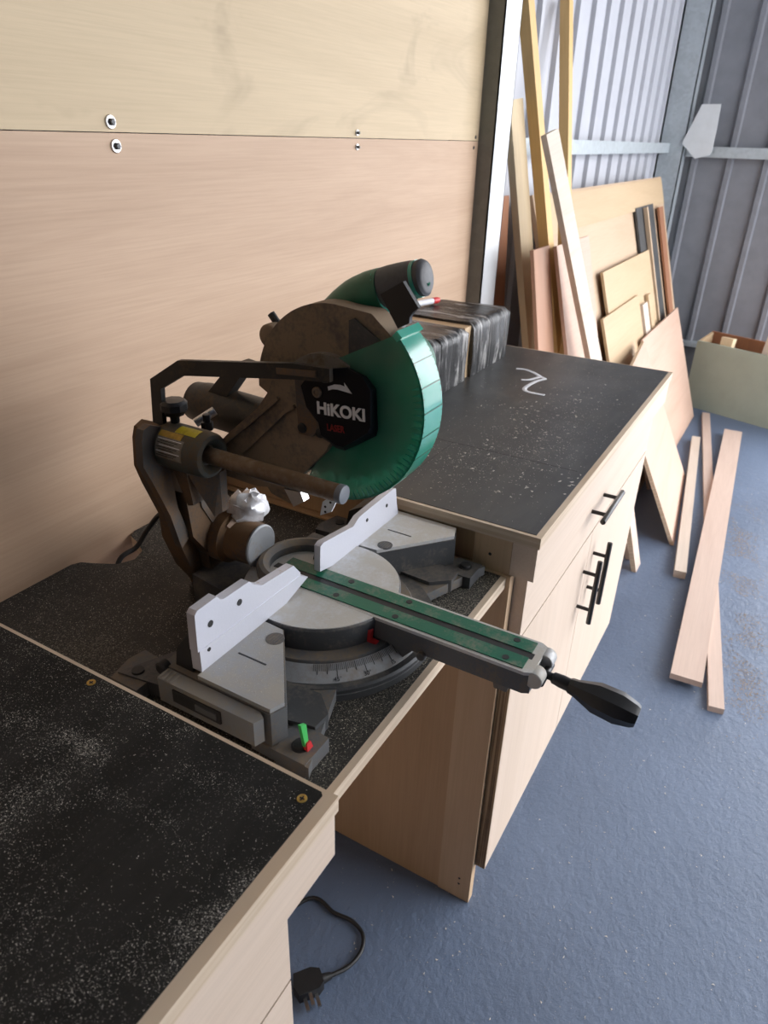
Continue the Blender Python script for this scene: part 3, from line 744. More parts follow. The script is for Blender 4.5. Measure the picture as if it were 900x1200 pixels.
# head: arm casting, blade case, blade, guard
GY, GZ = -.455, 1.160
hc = px_(.155, (258, 528), (285, 500), (320, 470), (332, 452), (340, 430), (420, 430), (420, 480), (398, 520), (372, 545), (350, 562), (318, 560), (282, 548))
hd_ = S('head_casting', B().prism(hc, (-.030, 0, 0), .004), 'case_brown', label='dusty brown head casting')
for q in (((262, 520), (288, 500), (318, 474), (327, 466)), ((284, 530), (308, 508), (335, 482), (346, 476))):
    pts = px_(.1245, *q); S('head_rib', B().bar([p-V(.004, 0, 0) for p in pts], .004, .010, (1, 0, 0)), 'case_brown', hd_)
S('gear_cover', B().prism(px_(.121, (345, 440), (374, 442), (376, 500), (366, 512), (350, 508)), (.02, 0, 0), .004), 'case_grey', hd_)
for q in ((372, 486), (353, 502), (374, 508)):
    p = at(*q, 'x', .119); S('bolt', B().cyl(p, p+V(.01, 0, 0), .0062, n=14, bev=.001), 'black_matt', hd_)
S('lower_web', B().prism(px_(.15, (300, 548), (352, 560), (362, 572), (340, 590), (318, 578)), (.03, 0, 0), .003), 'case_brown', hd_)
S('clear_flap', B().prism(px_(.145, (333, 573), (352, 577), (356, 588), (344, 594)), (.012, 0, 0), .002), 'steel', hd_)
lp_ = S('hole_plate', B().prism(px_(.20, (375, 604), (378, 588), (392, 580), (394, 588), (388, 600)), (.003, 0, 0), .0006), 'white', hd_, 'white drilled plate')
for q in ((381, 594), (387, 589), (381, 600)):
    p = at(*q, 'x', .1995); S('hole', B().cyl(p, p+V(.002, 0, 0), .0018, n=10), 'black_matt', lp_)
# blade case: arched cover, tapering forward
def arc(cy, cz, r, a0, a1, n, x): # angle 0 = forward (-y), 90 = up
    return [(x, cy-r*math.cos(math.radians(a0+(a1-a0)*i/n)), cz+r*math.sin(math.radians(a0+(a1-a0)*i/n))) for i in range(n+1)]
cs = arc(GY, GZ, .108, 182, 88, 26, .143) + [(.143, GY-.050, GZ+.104), (.143, GY-.090, GZ+.072), (.143, GY-.094, GZ+.060), (.143, GY-.02, GZ-.005), (.143, GY+.06, GZ-.03)]
b = B().prism(cs, (.030, 0, 0), .009, 3, ang=.7)
bc = S('blade_case', b, 'case_brown', label='dusty brown arched blade case')
ia = arc(GY+.004, GZ-.012, .066, 175, 60, 22, .1435)+arc(GY+.004, GZ-.012, .050, 60, 175, 22, .1435)
S('case_rim', B().prism(ia, (-.010, 0, 0), .002), 'label_tan', bc)
ia = arc(GY, GZ-.02, .040, 175, 50, 16, .1435)+arc(GY, GZ-.02, .028, 50, 175, 16, .1435)
S('case_rim', B().prism(ia, (-.014, 0, 0), .002), 'case_grey', bc)
S('case_step', B().prism([(.1435, GY-.024, GZ+.050), (.1435, GY-.024, GZ+.094), (.1435, GY-.030, GZ+.097), (.1435, GY-.082, GZ+.066), (.1435, GY-.084, GZ+.05)], (-.004, 0, 0), .0015), 'cast_grey', bc)
p = V(.19, GY+.108, GZ+.062)
S('hinge_lug', B().cyl((.17, GY+.112, GZ+.050), (.215, GY+.112, GZ+.050), .015, n=20, bev=.002), 'case_brown', bc)
S('hinge_bolt', B().cyl((.19, GY+.112, GZ+.062), (.19, GY+.122, GZ+.073), .005, n=10), 'dark_dusty', bc)
# blade with teeth
bl = []
NT = 40
for i in range(NT):
    a = 2*PI*i/NT
    for da, r in ((0, .100), (.10, .108), (.13, .108), (.145, .099)):
        bl.append((BX-.001, GY-r*math.cos(a+da*(2*PI/NT)/.157), GZ+r*math.sin(a+da*(2*PI/NT)/.157)))
S('saw_blade', B().prism(bl, (.002, 0, 0)), 'blade')
# motor behind the blade
S('motor', B().lathe((.186, GY-.005, GZ+.005), (.33, GY-.005, GZ+.005), [(0, .040), (.03, .046), (.11, .046), (.135, .040), (.144, .03)], 32), 'green', label='green motor housing')
# green see-through lower guard
gx = .136
ga, gb = 46, -107
def gp_(r, a, x): return V(x, GY-r*math.cos(math.radians(a)), GZ+r*math.sin(math.radians(a)))
GR = .123
out = [gp_(GR, ga+(gb-ga)*i/44, gx) for i in range(45)]
inn = px_(gx, (376, 517), (392, 480), (376, 428))
gs = S('blade_guard', B().prism(out+inn, (.0025, 0, 0)), 'guard', label='green see-through plastic lower guard')
out2 = [V(p.x+.041, p.y, p.z) for p in out]; inn2 = [V(p.x+.041, p.y, p.z) for p in inn]
S('guard_far_side', B().prism(out2+inn2, (.0025, 0, 0)), 'guard', gs)
b = B(); rings = []
for i in range(61):
    a = ga+(gb-ga)*i/60
    rings.append([gp_(GR, a, gx), gp_(GR, a, gx+.0435), gp_(GR-.0025, a, gx+.0435), gp_(GR-.0025, a, gx)])
b.loft(rings); S('guard_rim', b, 'guard_rim', gs, 'shiny green rim of the guard')
b = B()
for i in range(34):
    a = 18-i*3.6
    b.prism([gp_(GR-.003, a, gx-.0006), gp_(GR-.003, a-1.6, gx-.0006), gp_(GR-.013, a-.8, gx-.0006)], (.001, 0, 0))
S('guard_teeth', b, 'guard_rim', gs)
for i in range(9):
    a = 30-i*13
    S('rim_rib', B().prism([gp_(GR+.0002, a, gx), gp_(GR+.0002, a, gx+.0435), gp_(GR+.0002, a-.5, gx+.0435), gp_(GR+.0002, a-.5, gx)], (0, -.0005*math.cos(math.radians(a)), .0005*math.sin(math.radians(a)))), 'green', gs)
tb = px_(.143, (445.5, 345), (472, 330), (490.5, 361), (484, 366), (480, 372), (479.5, 379), (466, 385))
S('guard_lever', B().prism(tb, (.006, 0, 0), .001), 'black', gs, 'flat black lever tab')
S('guard_clip', B().prism([gp_(GR-.004, 47, gx-.002), gp_(GR+.004, 47, gx-.002), gp_(GR+.004, 43, gx-.002), gp_(GR-.004, 43, gx-.002)], (.048, 0, 0), .001), 'guard_rim', gs)
# black hub cover with lettering
hb = px_(.132, (352, 452), (359, 441), (378, 432), (408, 430), (430, 441), (441, 456), (443, 503), (441, 511), (420, 521), (404, 528), (394, 525), (375, 513), (372, 497), (358, 478))
hb = [V(p.x, p.y, p.z) for p in hb]
hub_x = .116
hb2 = px_(hub_x, (352.5, 452), (360, 441), (379, 433), (407, 431), (424, 441), (434, 458), (434, 500), (431, 507), (415, 517), (402, 524), (394, 522), (376, 510), (373, 495), (359, 476))
b = B().loft([hb, hb2]); hub = S('hub_cover', b, 'hub_black', gs, 'black hub cover with white lettering and arrow')
tx = hub_x-.0006
p0 = at(371.5, 477.5, 'x', tx); p1 = at(428, 487.5, 'x', tx)
p0 = at(371, 478, 'x', tx); p1 = at(428.5, 488, 'x', tx); rt = (p1-p0)
text('HiKOKI', 'lettering', hub, (p0+p1)/2, rt, V(0, 0, 1), .0195, 'white_print', .0003, 1.0, .0007)
p0 = at(380.5, 500.5, 'x', tx); p1 = at(406, 504.5, 'x', tx)
text('LASER', 'lettering', hub, (p0+p1)/2, p1-p0, V(0, 0, 1), .0112, 'red_print', .0003, .78, .0002)
ar = px_(tx, (384, 453), (392, 450.5), (399, 451), (404, 453), (403.5, 448.5), (412.5, 461.5), (402.5, 458.5), (396, 456.5), (390, 456), (385, 457.5))
S('arrow', B().prism(ar, (-.0004, 0, 0)), 'white_print', hub)
for q, m, r in (((372, 459.5), 'brass', .0062), ((381, 440), 'black', .0082)):
    p = at(*q, 'x', hub_x)
    o = S('bolt', B().lathe(p, p-V(.01, 0, 0), [(0, r), (.002, r), (.003, r*.8), (.003, r*.55), (.0015, r*.5), (.0015, .0001)], 22), m if m != 'brass' else 'case_brown', hub)
b = B().prism(px_(.133, (340, 550), (352, 538), (374, 514), (384, 521), (366, 548), (360, 552)), (.01, 0, 0), .002)
S('guard_arm', b, 'black_matt', gs)
# D-handle: green neck, grey rubber grip
xh = .190
hp_ = [at(385, 385, 'x', xh), at(412, 356, 'x', xh), at(436, 345, 'x', xh), at(452, 340, 'x', xh)]
hn = S('handle_neck', B().tube(hp_, .02, 22, 5, [.024, .022, .0235, .0225], 1.1), 'green', label='green plastic handle neck')
gp2 = [at(444, 341.5, 'x', xh), at(462, 334, 'x', xh), at(484, 328, 'x', xh), at(497, 325.5, 'x', xh)]
gr = S('handle_grip', B().tube(gp2, .018, 22, 5, [.0215, .0200, .0185, .0155], 1.1), 'grip', hn, 'grey rubber hand grip')
b = B().tube([at(492, 326.5, 'x', xh), at(497, 325.2, 'x', xh), at(500.5, 324.6, 'x', xh), at(502.5, 324.4, 'x', xh)], .017, 22, 4, [.0172, .0178, .0150, .0070], 1.1); S('handle_end', b, 'grip', hn)
b = B().tube([at(488, 327.3, 'x', xh), at(492, 326.3, 'x', xh)], .018, 22, 1, [.0182, .0181], 1.1); S('handle_band', b, 'guard_rim', hn)
b = B().tube([at(446, 341.5, 'x', xh), at(450, 339.5, 'x', xh)], .022, 22, 1, [.0226, .0224], 1.1); S('handle_band', b, 'guard_rim', hn)
S('handle_strip', B().tube([at(454, 358, 'x', xh-.002), at(474, 352, 'x', xh-.002), at(490, 343, 'x', xh-.002), at(501, 330, 'x', xh-.002)], .005, 12, 5, [.007, .006, .005, .004]), 'green', hn)
S('handle_lower', B().tube([at(470, 372, 'x', xh+.03), at(450, 378, 'x', xh+.03), at(420, 372, 'x', xh+.03), at(400, 370, 'x', xh+.03)], .012, 16, 5), 'dark_dusty', hn)
S('trigger', B().prism(px_(xh-.006, (436, 366), (449, 352), (456, 354), (447, 364), (439, 370)), (.012, 0, 0), .002), 'alu_light', hn)
# bail, cord, small coloured clips
S('rear_bail', B().tube([(.19, -.255, SZ+.02), (.10, -.258, SZ+.012), at(244, 673, 'z', SZ+.010), at(226, 685, 'z', SZ+.007), at(232, 691, 'z', SZ+.007), at(262, 703, 'z', SZ+.008), (.05, -.40, SZ+.015)], .0042, 10, 5), 'black_matt', base)
S('power_cord', B().tube([(.175, -.19, .93), (.17, -.15, .90), at(190, 601, 'y', -.09), at(172, 622, 'y', -.058), at(160, 641, 'y', -.042), (.135, -.036, .80), (.12, -.035, .72), (.10, -.04, .4), (.095, -.045, .08), (.08, -.06, .010), (.02, -.09, .006), (-.18, -.10, .006)], .0042, 12, 8), 'rubber', label='black power cord running into the shelf cut-out')
S('green_clip', B().prism(py_(-.555, (352.5, 851), (359, 849), (362, 872), (358, 876)), (0, .004, 0), .0008), 'lime', base, 'small bright green clip')
S('red_clip', B().prism(py_(-.557, (360, 872), (364, 868), (369, 878), (368, 886), (361, 886)), (0, .006, 0), .001), 'red', base, 'small red clip')

# ------------------------------------------------------------------ things on the far bench
bu = thing('wrapped_bundle', (1.12, -.13, .9012), 'bundle of boards wrapped in black stretch film on the far workbench', 'bundle')
def wrinkled(x0, x1, y0, y1, z0, z1, seed, lean=0):
    bm = bmesh.new(); r = random.Random(seed)
    nx, ny, nz = max(6, int((x1-x0)/.012)), 14, 10
    k = B(); k.bm.free(); k.bm = bm
    from mathutils import noise as NZ
    def d(x, y, z): # creases that run up the faces and along the top
        a = NZ.noise(V(x*38, (y+z)*5, seed))*.006+NZ.noise(V(x*90, (y-z)*9, seed+4))*.003
        return a
    def P(i, j, kk):
        x = x0+(x1-x0)*i/nx; y = y0+(y1-y0)*j/ny; z = z0+(z1-z0)*kk/nz
        h = (z-z0)/(z1-z0)
        n = d(x, y, z)*(.25+.75*min(1, h*4))
        q = V(x, y, z)
        if j == 0: q.y += n
        if j == ny: q.y -= n
        if kk == nz: q.z += n*.9
        if i == nx: q.x -= n
        if i == 0: q.x += n
        # rounded arrises
        if (j == 0) and (kk == nz): q.y += .006; q.z -= .004
        if (i == nx) and (kk == nz): q.x -= .006; q.z -= .003
        q.y += lean*h
        return q
    g = {}
    def vt(*t):
        if t not in g: g[t] = bm.verts.new(P(*t))
        return g[t]
    for i in range(nx):
        for j in range(ny):
            for kk in (0, nz): bm.faces.new([vt(i, j, kk), vt(i+1, j, kk), vt(i+1, j+1, kk), vt(i, j+1, kk)])
        for kk in range(nz):
            for j in (0, ny): bm.faces.new([vt(i, j, kk), vt(i+1, j, kk), vt(i+1, j, kk+1), vt(i, j, kk+1)])
    for j in range(ny):
        for kk in range(nz):
            for i in (0, nx): bm.faces.new([vt(i, j, kk), vt(i, j+1, kk), vt(i, j+1, kk+1), vt(i, j, kk+1)])
    return k
BZ0, BZ1 = .9013, 1.034
for x0, x1, s_ in ((.78, .925, 1), (.930, 1.075, 5), (1.105, 1.345, 9)):
    o = obj('film_wrap', wrinkled(x0, x1, -.222, -.03, BZ0, BZ1-(.004 if s_ == 5 else 0), s_), 'film', bu, sharp=1.2); o['label'] = 'shiny wrinkled black stretch film'
o = obj('bare_board', B().box((1.071, -.214, BZ0), (1.112, -.032, BZ1-.006), .002), 'sheet_gold', bu); o['label'] = 'bare tan board showing between the film'
obj('bare_board', B().box((.90, -.212, BZ0), (.96, -.034, BZ1-.016), .002), 'sheet_gold', bu)
p, q = at(489, 356, 'z', BZ1+.012), at(513, 351.5, 'z', BZ1+.012); d = (q-p).normalized(); p = q-d*.13
mk = thing('marker_pen', ((p+q)/2)-V(0, 0, .008), 'white and red marker pen lying on the wrapped bundle', 'pen')
obj('pen_barrel', B().lathe(p, q, [(0, .006), (.002, .0075), ((q-p).length-.022, .0078), ((q-p).length-.021, .0078)], 18), 'white', mk)
obj('pen_cap', B().lathe(q-d*.0215, q+d*.01, [(0, .0082), (.018, .0084), (.022, .007), (.026, .006)], 18), 'red', mk)
obj('pen_cap', B().lathe(p+d*.0, p-d*.03, [(0, .0082), (.03, .0075)], 18), 'red', mk)

# ------------------------------------------------------------------ timber leaning on the side wall
def sheet(name, x0, x1, yt, zt_, yb, th, m, label, cat='sheet', group=None, zb=0.0, edge=None, skew=0.0, rz=0.0):
    """a board standing on edge and leaning back: foot at (yb, zb), top edge at (yt, zt_)"""
    L = math.hypot(yt-yb, zt_-zb); ang = math.atan2(yt-yb, zt_-zb)
    b = B().box((-(x1-x0)/2, 0, 0), ((x1-x0)/2, th, L), .0012, 1)
    bm = b.bm
    if skew:
        for v in bm.verts: v.co.x += skew*v.co.z/L
    me = bpy.data.meshes.new(name); bmesh.ops.recalc_face_normals(bm, faces=bm.faces); bm.to_mesh(me); bm.free()
    me.materials.append(M[m]); o = bpy.data.objects.new(name, me); COL.objects.link(o)
    if edge:
        me.materials.append(M[edge])
        for p in me.polygons:
            if abs(p.normal.y) < .5: p.material_index = 1
    o.location = ((x0+x1)/2, yb, zb + .0005 + (th*math.sin(max(0, ang)) if ang > 0 else 0)*0)
    o.rotation_euler = (-ang, 0, rz)
    return tag(o, label, cat, group)
def stick(name, P, Q, w, t, m, label, cat='batten', group=None, face=(0, -1, 0)):
    """square timber from P (top) to Q (foot)"""
    P, Q = V(*P), V(*Q); d = (P-Q); L = d.length; d.normalize()
    y = V(*face); y = (y-d*y.dot(d)).normalized(); x = y.cross(d).normalized()
    b = B().box((-w/2, -t/2, 0), (w/2, t/2, L), .0012, 1)
    me = bpy.data.meshes.new(name); bmesh.ops.recalc_face_normals(b.bm, faces=b.bm.faces); b.bm.to_mesh(me); b.bm.free()
    me.materials.append(M[m]); o = bpy.data.objects.new(name, me); COL.objects.link(o)
    o.matrix_world = Matrix(((x.x, y.x, d.x, Q.x), (x.y, y.y, d.y, Q.y), (x.z, y.z, d.z, Q.z), (0, 0, 0, 1)))
    return tag(o, label, cat, group)
LG = 'offcut sheets leaning on the side wall'
sheet('plywood_sheet', 2.05, 4.22, .0, 1.264, -.40, .018, 'sheet_tan', 'largest tan plywood sheet at the back of the leaning offcuts', 'sheet', LG)
sheet('wooden_board', 2.10, 4.16, -.016, 1.258, -.057, .012, 'sheet_gold', 'long golden board along the top of the largest leaning sheet', 'board', LG, zb=1.13)
sheet('plywood_sheet', 2.66, 3.56, -.135, .945, -.435, .012, 'sheet_gold', 'tan mid height offcut sheet leaning in front of the largest sheet', 'sheet', LG)
sheet('plywood_sheet', 2.52, 3.16, -.200, .785, -.46, .012, 'sheet_gold', 'shorter tan offcut sheet low in the leaning stack', 'sheet', LG)
sheet('dark_sheet', 3.44, 3.84, -.058, 1.145, -.415, .012, 'dark_board', 'narrow dark grey sheet leaning at the far end of the offcuts', 'sheet', LG)  # dark sheet, made wider so its dark face stands in for a shaded gap
sheet('wooden_board', 3.575, 3.60, -.083, 1.145, -.44, .02, 'sheet_tan', 'thin tan strip along the side of the narrow dark sheet', 'board', LG)
sheet('wooden_board', 3.95, 4.06, -.072, 1.12, -.418, .012, 'sheet_brown', 'reddish brown board between the dark sheet and the end of the stack', 'board', LG)
sheet('plywood_sheet', 3.02, 3.92, -.285, .61, -.505, .010, 'sheet_rose', 'pink sheet at the front right foot of the leaning offcuts', 'sheet', LG)
sheet('wooden_board', 3.19, 3.29, -.225, .735, -.46, .016, 'plank_pale', 'short pale offcut standing beside the shorter tan sheet', 'board', LG)
sheet('wooden_board', 3.33, 3.40, -.215, .76, -.46, .016, 'sheet_gold', 'short narrow tan offcut beside the dark sheet', 'board', LG)
sheet('wooden_board', 2.72, 2.92, -.31, .53, -.50, .012, 'plank', 'greyish pink offcut tip just above the bench edge', 'board', LG)
sheet('plywood_sheet', 1.69, 1.840, -.150, 1.135, -.36, .012, 'sheet_pink', 'salmon pink sheet between the two shorter leaning battens', 'sheet', LG)
sheet('wooden_board', 1.835, 2.20, -.175, 1.135, -.47, .012, 'sheet_rose', 'pale rose board right behind the diagonal batten', 'board', LG)
sheet('plywood_sheet', 1.70, 1.985, .058, 1.262, -.02, .012, 'sheet_brown', 'dark red brown sheet just right of the steel column', 'sheet', LG)
BG = 'battens leaning on the side wall'
def lean(t, yt, m_, ym, ext=0):
    T = at(*t, 'y', yt); N = at(*m_, 'y', ym); k = T.z/(T.z-N.z); F = T+(N-T)*k
    return T+(T-F).normalized()*ext, F
T, F = lean((601, 117), .005, (622, 400), -.115)
stick('batten', T, F, .068, .026, 'pine_pale', 'pale pine batten leaning just right of the steel column', group=BG, face=(-.22, -.97, 0))
T, F = lean((616, 0), .005, (640, 285), -.118, .2)
stick('batten', T, F, .036, .036, 'pine', 'tall yellow pine batten slanting up past the frame top', group=BG, face=(-.12, -.99, 0))
T, F = lean((664, 0), .060, (662, 215), -.08, .0)
stick('batten', T, F, .036, .034, 'pine', 'tall yellow pine batten standing nearly upright', group=BG, face=(-.12, -.99, 0))
T, F = lean((644, 155), -.14, (694, 412), -.33)
stick('batten', T, F, .066, .020, 'plank_pale', 'greyish pine batten crossing diagonally over the rose board', group=BG, face=(-.20, -.98, 0))

# sheets at the end of the far bench
def slab_from(name, pts, nrm_th, m, label, cat, edge=None):
    """board given by its measured corner points; nrm_th is its thickness vector"""
    o = obj(name, B().prism(pts, nrm_th, .001, 1), m, smooth=False); return tag(o, label, cat)
def lean_sheet(name, x0, x1, yb, slope, Lz, th, m, label, slant=0.0, rz=0.0):
    zt_ = Lz; yt = yb+slope*Lz
    return sheet(name, x0, x1, yt, zt_, yb, th, m, label, 'sheet', None, edge='edge_soft', skew=slant, rz=rz)
lean_sheet('plywood_sheet', 2.235, 2.985, -.655, .50, .62, .015, 'sheet_rose', 'pink plywood sheet leaning behind the end of the far workbench', 0.0, .11)
lean_sheet('wooden_board', 1.945, 2.02, -.612, .30, .50, .018, 'plank', 'small pale board leaning against the end of the far workbench')

# sage green open box
gb = thing('board_box', (4.15, -.70, 0), 'sage green open topped box of boards on the floor by the end wall', 'box')
ang = math.atan2(4.01-4.108, -.99+.409)
f0 = at(800, 474, 'z', 0); f1 = at(900, 503, 'z', 0)
dx = (f1-f0).normalized(); back = V(-dx.y, dx.x, 0)
if back.x < 0: back = -back
f1 = f0+dx*.85; H_ = .40
def bx(p, q, h, t, z0=0.0): return B().prism([p+V(0, 0, z0), q+V(0, 0, z0), q+V(0, 0, h), p+V(0, 0, h)], back*t, .002, 1)
D_ = .16
o = obj('front_board', bx(f0, f1, H_, .016), 'sage', gb); o['label'] = 'sage green front board'
obj('rear_board', bx(f0+back*D_, f1+back*D_, H_+.035, .014), 'sheet_brown', gb)
obj('side_board', B().prism([f0+back*.0165, f0+back*(D_-.001), f0+back*(D_-.001)+V(0, 0, H_+.03), f0+back*.0165+V(0, 0, H_-.002)], dx*.014, .001, 1), 'sheet_gold', gb)
obj('bottom_board', B().prism([f0+dx*.015+back*.018+V(0, 0, .05), f1+back*.018+V(0, 0, .05), f1+back*(D_-.003)+V(0, 0, .05), f0+dx*.015+back*(D_-.003)+V(0, 0, .05)], (0, 0, .014)), 'sheet_brown', gb)
p = f0+dx*.15+back*.025
k = stick('timber_block', p+V(0, 0, .0655)+V(0, 0, H_-.03)+back*.05, p+V(0, 0, .0655), .07, .045, 'pine_pale', 'short pale timber block standing inside the green box', 'block', face=tuple(-back))
p = f0+dx*.42+back*.03
stick('plank', p+V(0, 0, .74)+back*.09+dx*.03, p+V(0, 0, .066), .16, .018, 'plank_pale', 'pale plank standing upright in the green box', 'plank', face=tuple(-back))

# planks lying on the floor
def floor_board(pts, z0, th, m, label, group='planks on the floor'):
    P = [V(p.x, p.y, z0) for p in pts]
    d = ((P[0]+P[1])/2-(P[2]+P[3])/2); L = d.length; d.normalize(); w = ((P[0]-P[1]).length+(P[2]-P[3]).length)/2
    c_ = (P[0]+P[1]+P[2]+P[3])/4; y = V(-d.y, d.x, 0)
    b = B().box((-L/2, -w/2, 0), (L/2, w/2, th), .0015, 1)
    me = bpy.data.meshes.new('plank'); bmesh.ops.recalc_face_normals(b.bm, faces=b.bm.faces); b.bm.to_mesh(me); b.bm.free()
    me.materials.append(M[m]); o = bpy.data.objects.new('plank', me); COL.objects.link(o)
    o.location = c_; o.rotation_euler = (0, 0, math.atan2(d.y, d.x))
    return tag(o, label, 'plank', group)
floor_board(pz(.02, (848, 507), (869, 509), (821, 803), (785, 797)), .0195, .019, 'plank', 'widest pale plank on the floor, lying over a narrow strip')
floor_board(pz(.02, (823, 483), (832, 484), (849, 831), (831, 827)), .0003, .019, 'plank', 'long narrow strip lying partly under the widest floor plank')
floor_board(pz(.03, (811, 511), (821, 512), (804, 671), (791, 668)), .0003, .03, 'plank_pale', 'short pale narrow board on the floor nearest the leaning pink sheet')

# plug and cord under the near bench
pc = thing('power_plug', (.10, -.42, 0), 'black three pin plug and cord on the floor under the near workbench', 'plug')
F0 = .006
obj('cord', B().tube([V(-.193, -.13, F0), V(-.10, -.20, F0), V(.02, -.25, F0), V(.12, -.275, F0), at(362, 1053, 'z', F0), at(392, 1070, 'z', F0), at(412, 1079, 'z', F0), at(425, 1095, 'z', F0), at(423, 1115, 'z', F0), at(408, 1133, 'z', F0), at(388, 1143, 'z', .012), at(378, 1147, 'z', .016)], .0042, 12, 8), 'rubber', pc)
pa, pb_ = at(388, 1143, 'z', .014), at(346, 1160, 'z', .014)
obj('strain_relief', B().lathe(pa, pb_, [(0, .006), (.012, .0085), (.022, .0105)], 14), 'rubber', pc)
d = (pb_-pa).normalized(); n_ = V(-d.y, d.x, 0)
if n_.dot(V(0, -1, 0)) < 0: n_ = -n_
c0 = pa+d*.018
pts = [c0+n_*.012, c0-n_*.014, c0+d*.016-n_*.022, c0+d*.05-n_*.022, c0+d*.056+n_*.0, c0+d*.05+n_*.020, c0+d*.012+n_*.020]
obj('plug_body', B().prism([V(p.x, p.y, .002) for p in pts], (0, 0, .026), .005, 3), 'rubber', pc)
for (u_, h) in ((.040, .010), (.018, .010), (.030, .022)):
    c_ = c0+d*u_+n_*.018
    obj('plug_pin', B().prism([V(c_.x, c_.y, h-.003)-d*.003, V(c_.x, c_.y, h-.003)+d*.003, V(c_.x, c_.y, h+.003)+d*.003, V(c_.x, c_.y, h+.003)-d*.003], n_*.025, .0006, 1), 'steel', pc)

# ------------------------------------------------------------------ sawdust and chips
def flakes(name, pts, m, label, z_of=None):
    vs = []; fs = []; r = random.Random(len(pts))
    for (x, y, z, s) in pts:
        a = r.uniform(0, 2*PI); l = s*r.uniform(.7, 1.6); w_ = s*r.uniform(.4, .9); h = s*r.uniform(.15, .4)
        ca, sa = math.cos(a), math.sin(a); k = len(vs)
        for (u, v, e) in ((-l, -w_*.6, 0), (l, -w_*.4, 0), (l*.1, w_, 0), (0, 0, h)):
            vs.append((x+u*ca-v*sa, y+u*sa+v*ca, z+e))
        fs += [(k, k+1, k+3), (k+1, k+2, k+3), (k+2, k, k+3), (k, k+2, k+1)]
    me = bpy.data.meshes.new(name); me.from_pydata(vs, [], fs); me.materials.append(M[m])
    o = bpy.data.objects.new(name, me); COL.objects.link(o)
    return tag(o, label, 'sawdust', kind='stuff')
R = random.Random(11)
from mathutils import noise as NZ
def gs_(p, c, sx, sy, a=0):
    dx_, dy_ = p[0]-c[0], p[1]-c[1]; ca, sa = math.cos(a), math.sin(a)
    u, v = dx_*ca+dy_*sa, -dx_*sa+dy_*ca
    return math.exp(-.5*((u/sx)**2+(v/sy)**2))
# near bench: patches follow where the dust lies in the photo
NBZ = .9009
def nbp(x, y): p = at(x, y, 'z', .9); return (p.x, p.y)
segs = [((0, 740), (150, 790), .045, .30), ((84, 868), (110, 888), .007, 3.0), ((0, 838), (100, 880), .014, .8), ((150, 800), (215, 845), .018, .85), ((225, 905), (330, 955), .009, .6),
        ((0, 962), (60, 912), .006, 1.5), ((0, 930), (40, 925), .02, .6), ((60, 945), (120, 930), .005, .5), ((120, 930), (205, 968), .005, .9), ((312, 1020), (236, 1092), .009, 2.2), ((236, 1092), (205, 1160), .013, .9), ((110, 1142), (200, 1108), .010, .9),
        ((0, 985), (30, 1060), .028, .5), ((10, 1160), (95, 1190), .018, .6), ((300, 935), (345, 965), .012, .5), ((225, 1000), (290, 1000), .02, .25)]
SG = [(nbp(*p), nbp(*q), w_, k) for p, q, w_, k in segs]
def seg_d(x, y, p, q):
    dx_, dy_ = q[0]-p[0], q[1]-p[1]; t = max(0, min(1, ((x-p[0])*dx_+(y-p[1])*dy_)/(dx_*dx_+dy_*dy_)))
    return math.hypot(x-p[0]-dx_*t, y-p[1]-dy_*t)
stain = nbp(120, 990)
pts = []
while len(pts) < 26000:
    x, y = R.uniform(-.95, -.143), R.uniform(-.634, -.003)
    dns = .035+.16*max(0, NZ.noise(V(x*7, y*7, 2))+.2)
    for p_, q_, w_, k in SG: dns += k*math.exp(-.5*(seg_d(x, y, p_, q_)/w_)**2)
    dns *= 1-.8*gs_((x, y), stain, .035, .035)-.7*gs_((x, y), nbp(330, 985), .03, .05)
    dns *= .35+1.3*max(0, .5+NZ.noise(V(x*55, y*55, 5)))
    if R.random() < dns*.35:
        pts.append((x, y, NBZ, R.choice((.00016, .0002, .00025, .00025, .0003, .0004, .0006))))
flakes('sawdust', pts, 'flake', 'pale sawdust scattered in streaks over the near workbench top')
pts = []
while len(pts) < 20000:
    x, y = R.uniform(-.13, .41), R.uniform(-.588, -.003)
    if (x-.14)**2/.0045+(y)**2/.006 < 1: continue
    if abs(x-CX) < .24 and -.58 < y < -.26 and math.hypot(x-CX, y-CY) < .158: continue
    dns = .20+.35*max(0, NZ.noise(V(x*9, y*9, 7))+.2)
    dns += .8*gs_((x, y), (.17, -.575), .05, .02)+.7*gs_((x, y), (.385, -.53), .03, .06)+.5*gs_((x, y), (.02, -.555), .05, .03)
    if R.random() < dns*.6: pts.append((x, y, SZ+.0002, R.choice((.0002, .0003, .0004, .0006, .0009))))
for i in range(60):
    pts.append((R.gauss(.375, .02), R.gauss(-.52, .03), SZ+.0002, R.uniform(.0015, .003)))
pts = [p for p in pts if p[0] < .412 and p[1] > -.59]
flakes('sawdust', pts, 'flake_tan', 'sawdust and small chips on the low saw shelf')
pts = []
FBZ = .9009
while len(pts) < 3200:
    x, y = R.uniform(.43, 1.44), R.uniform(-.63, -.235)
    dns = .05+.75*gs_((x, y), (.78, -.50), .11, .07)+.5*gs_((x, y), (.60, -.44), .07, .05)+.2*gs_((x, y), (1.15, -.5), .15, .06)
    if R.random() < dns: pts.append((x, y, FBZ, R.choice((.0004, .0006, .0009, .0013))))
for i in range(150):
    c_ = R.choice(((.80, -.50), (.62, -.42), (.95, -.42), (1.1, -.52), (.62, -.58)))
    pts.append((min(1.43, R.gauss(c_[0], .06)), max(-.63, min(-.24, R.gauss(c_[1], .045))), FBZ, R.uniform(.0018, .004)))
flakes('sawdust', pts, 'flake', 'small pale wood chips scattered on the far workbench top')
pts = []
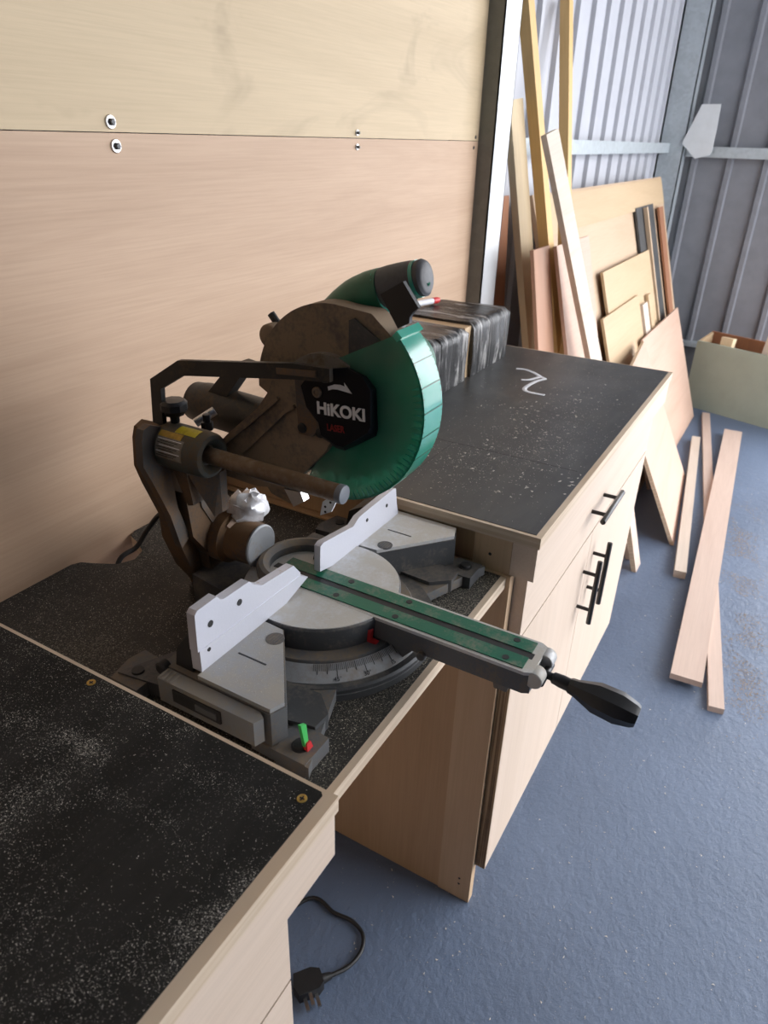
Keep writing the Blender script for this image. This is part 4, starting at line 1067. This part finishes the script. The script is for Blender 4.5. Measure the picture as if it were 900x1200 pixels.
for i in range(2600):
    x = R.uniform(.2, 3.2); y = R.uniform(-1.9, -.66) if x > .5 else R.uniform(-1.5, -.3)
    pts.append((x, y, .0015, R.choice((.0008, .001, .0015, .0025))))
flakes('sawdust', pts, 'flake', 'pale wood chips scattered thinly over the blue floor')
pts = []
for i in range(5500):
    t = R.random(); a, b_ = V(1.35, -1.05, 0), V(2.75, -.88, 0); p = a+(b_-a)*t
    x, y = p.x+R.gauss(0, .05), p.y+R.gauss(0, .035)-.015*abs(R.gauss(0, 1))
    if NZ.noise(V(x*8, y*8, 1)) > -.05: pts.append((x, y, .0015, R.choice((.001, .0015, .0022))))
flakes('sawdust', pts, 'flake_orange', 'trail of tan sawdust beside the widest floor plank')
pts = []
for i in range(900):
    a = R.uniform(0, 2*PI); r = .105*math.sqrt(R.random()); x, y = CX+r*math.cos(a), CY+r*math.sin(a)
    if abs(x-CX) > .034 and y < -.417: pts.append((x, y, TZ+.0012, R.choice((.0003, .0004, .0006))))
for i in range(900):
    x = R.uniform(CX-.225, CX-.115); y = R.uniform(-.50, -.418)
    if y > -.444-(CX-.114-x)*.78 : pts.append((x, y, TZ+.0001, R.choice((.0003, .0004, .0006))))
flakes('sawdust', pts, 'flake', 'fine sawdust on the saw table')

# ------------------------------------------------------------------ daylight
wd = bpy.data.worlds.new('World'); SC.world = wd; wd.use_nodes = True
nt = wd.node_tree; bg = nt.nodes['Background']
bg.inputs['Color'].default_value = (.95, .965, 1.0, 1); bg.inputs['Strength'].default_value = 7.0
pe_ = bpy.data.lights.new('end_portal', 'AREA'); pe_.shape = 'RECTANGLE'; pe_.size = 3.05; pe_.size_y = YD-YR
pe = bpy.data.objects.new('end_portal', pe_); COL.objects.link(pe)
pe.location = (XB+.03, (YD+YR)/2, 1.525); pe.rotation_euler = (0, PI/2, 0); pe_.cycles.is_portal = True
gr_ = B().prism([(-30, -45, -.16), (40, -45, -.16), (40, 30, -.16), (XB+.11, 30, -.16), (XB+.11, YR-.07, -.16), (-30, YR-.07, -.16)], (0, 0, .06))
tag(obj('ground_outside', gr_, 'roof', smooth=False), 'pale yard outside the doorway', 'ground', kind='structure')
pl_ = bpy.data.lights.new('door_portal', 'AREA'); pl_.shape = 'RECTANGLE'; pl_.size = DX1-DX0; pl_.size_y = DZ
po = bpy.data.objects.new('door_portal', pl_); COL.objects.link(po)
po.location = ((DX0+DX1)/2, YR-.03, DZ/2); po.rotation_euler = (PI/2, 0, 0)   # faces into the shed (+y)
pl_.cycles.is_portal = True
SC.view_settings.view_transform = 'Standard'; SC.view_settings.look = 'None'
SC.view_settings.exposure = 0.12; SC.view_settings.gamma = 1.0; SC.view_settings.use_curve_mapping = False
SC.cycles.max_bounces = 8; SC.cycles.transparent_max_bounces = 12
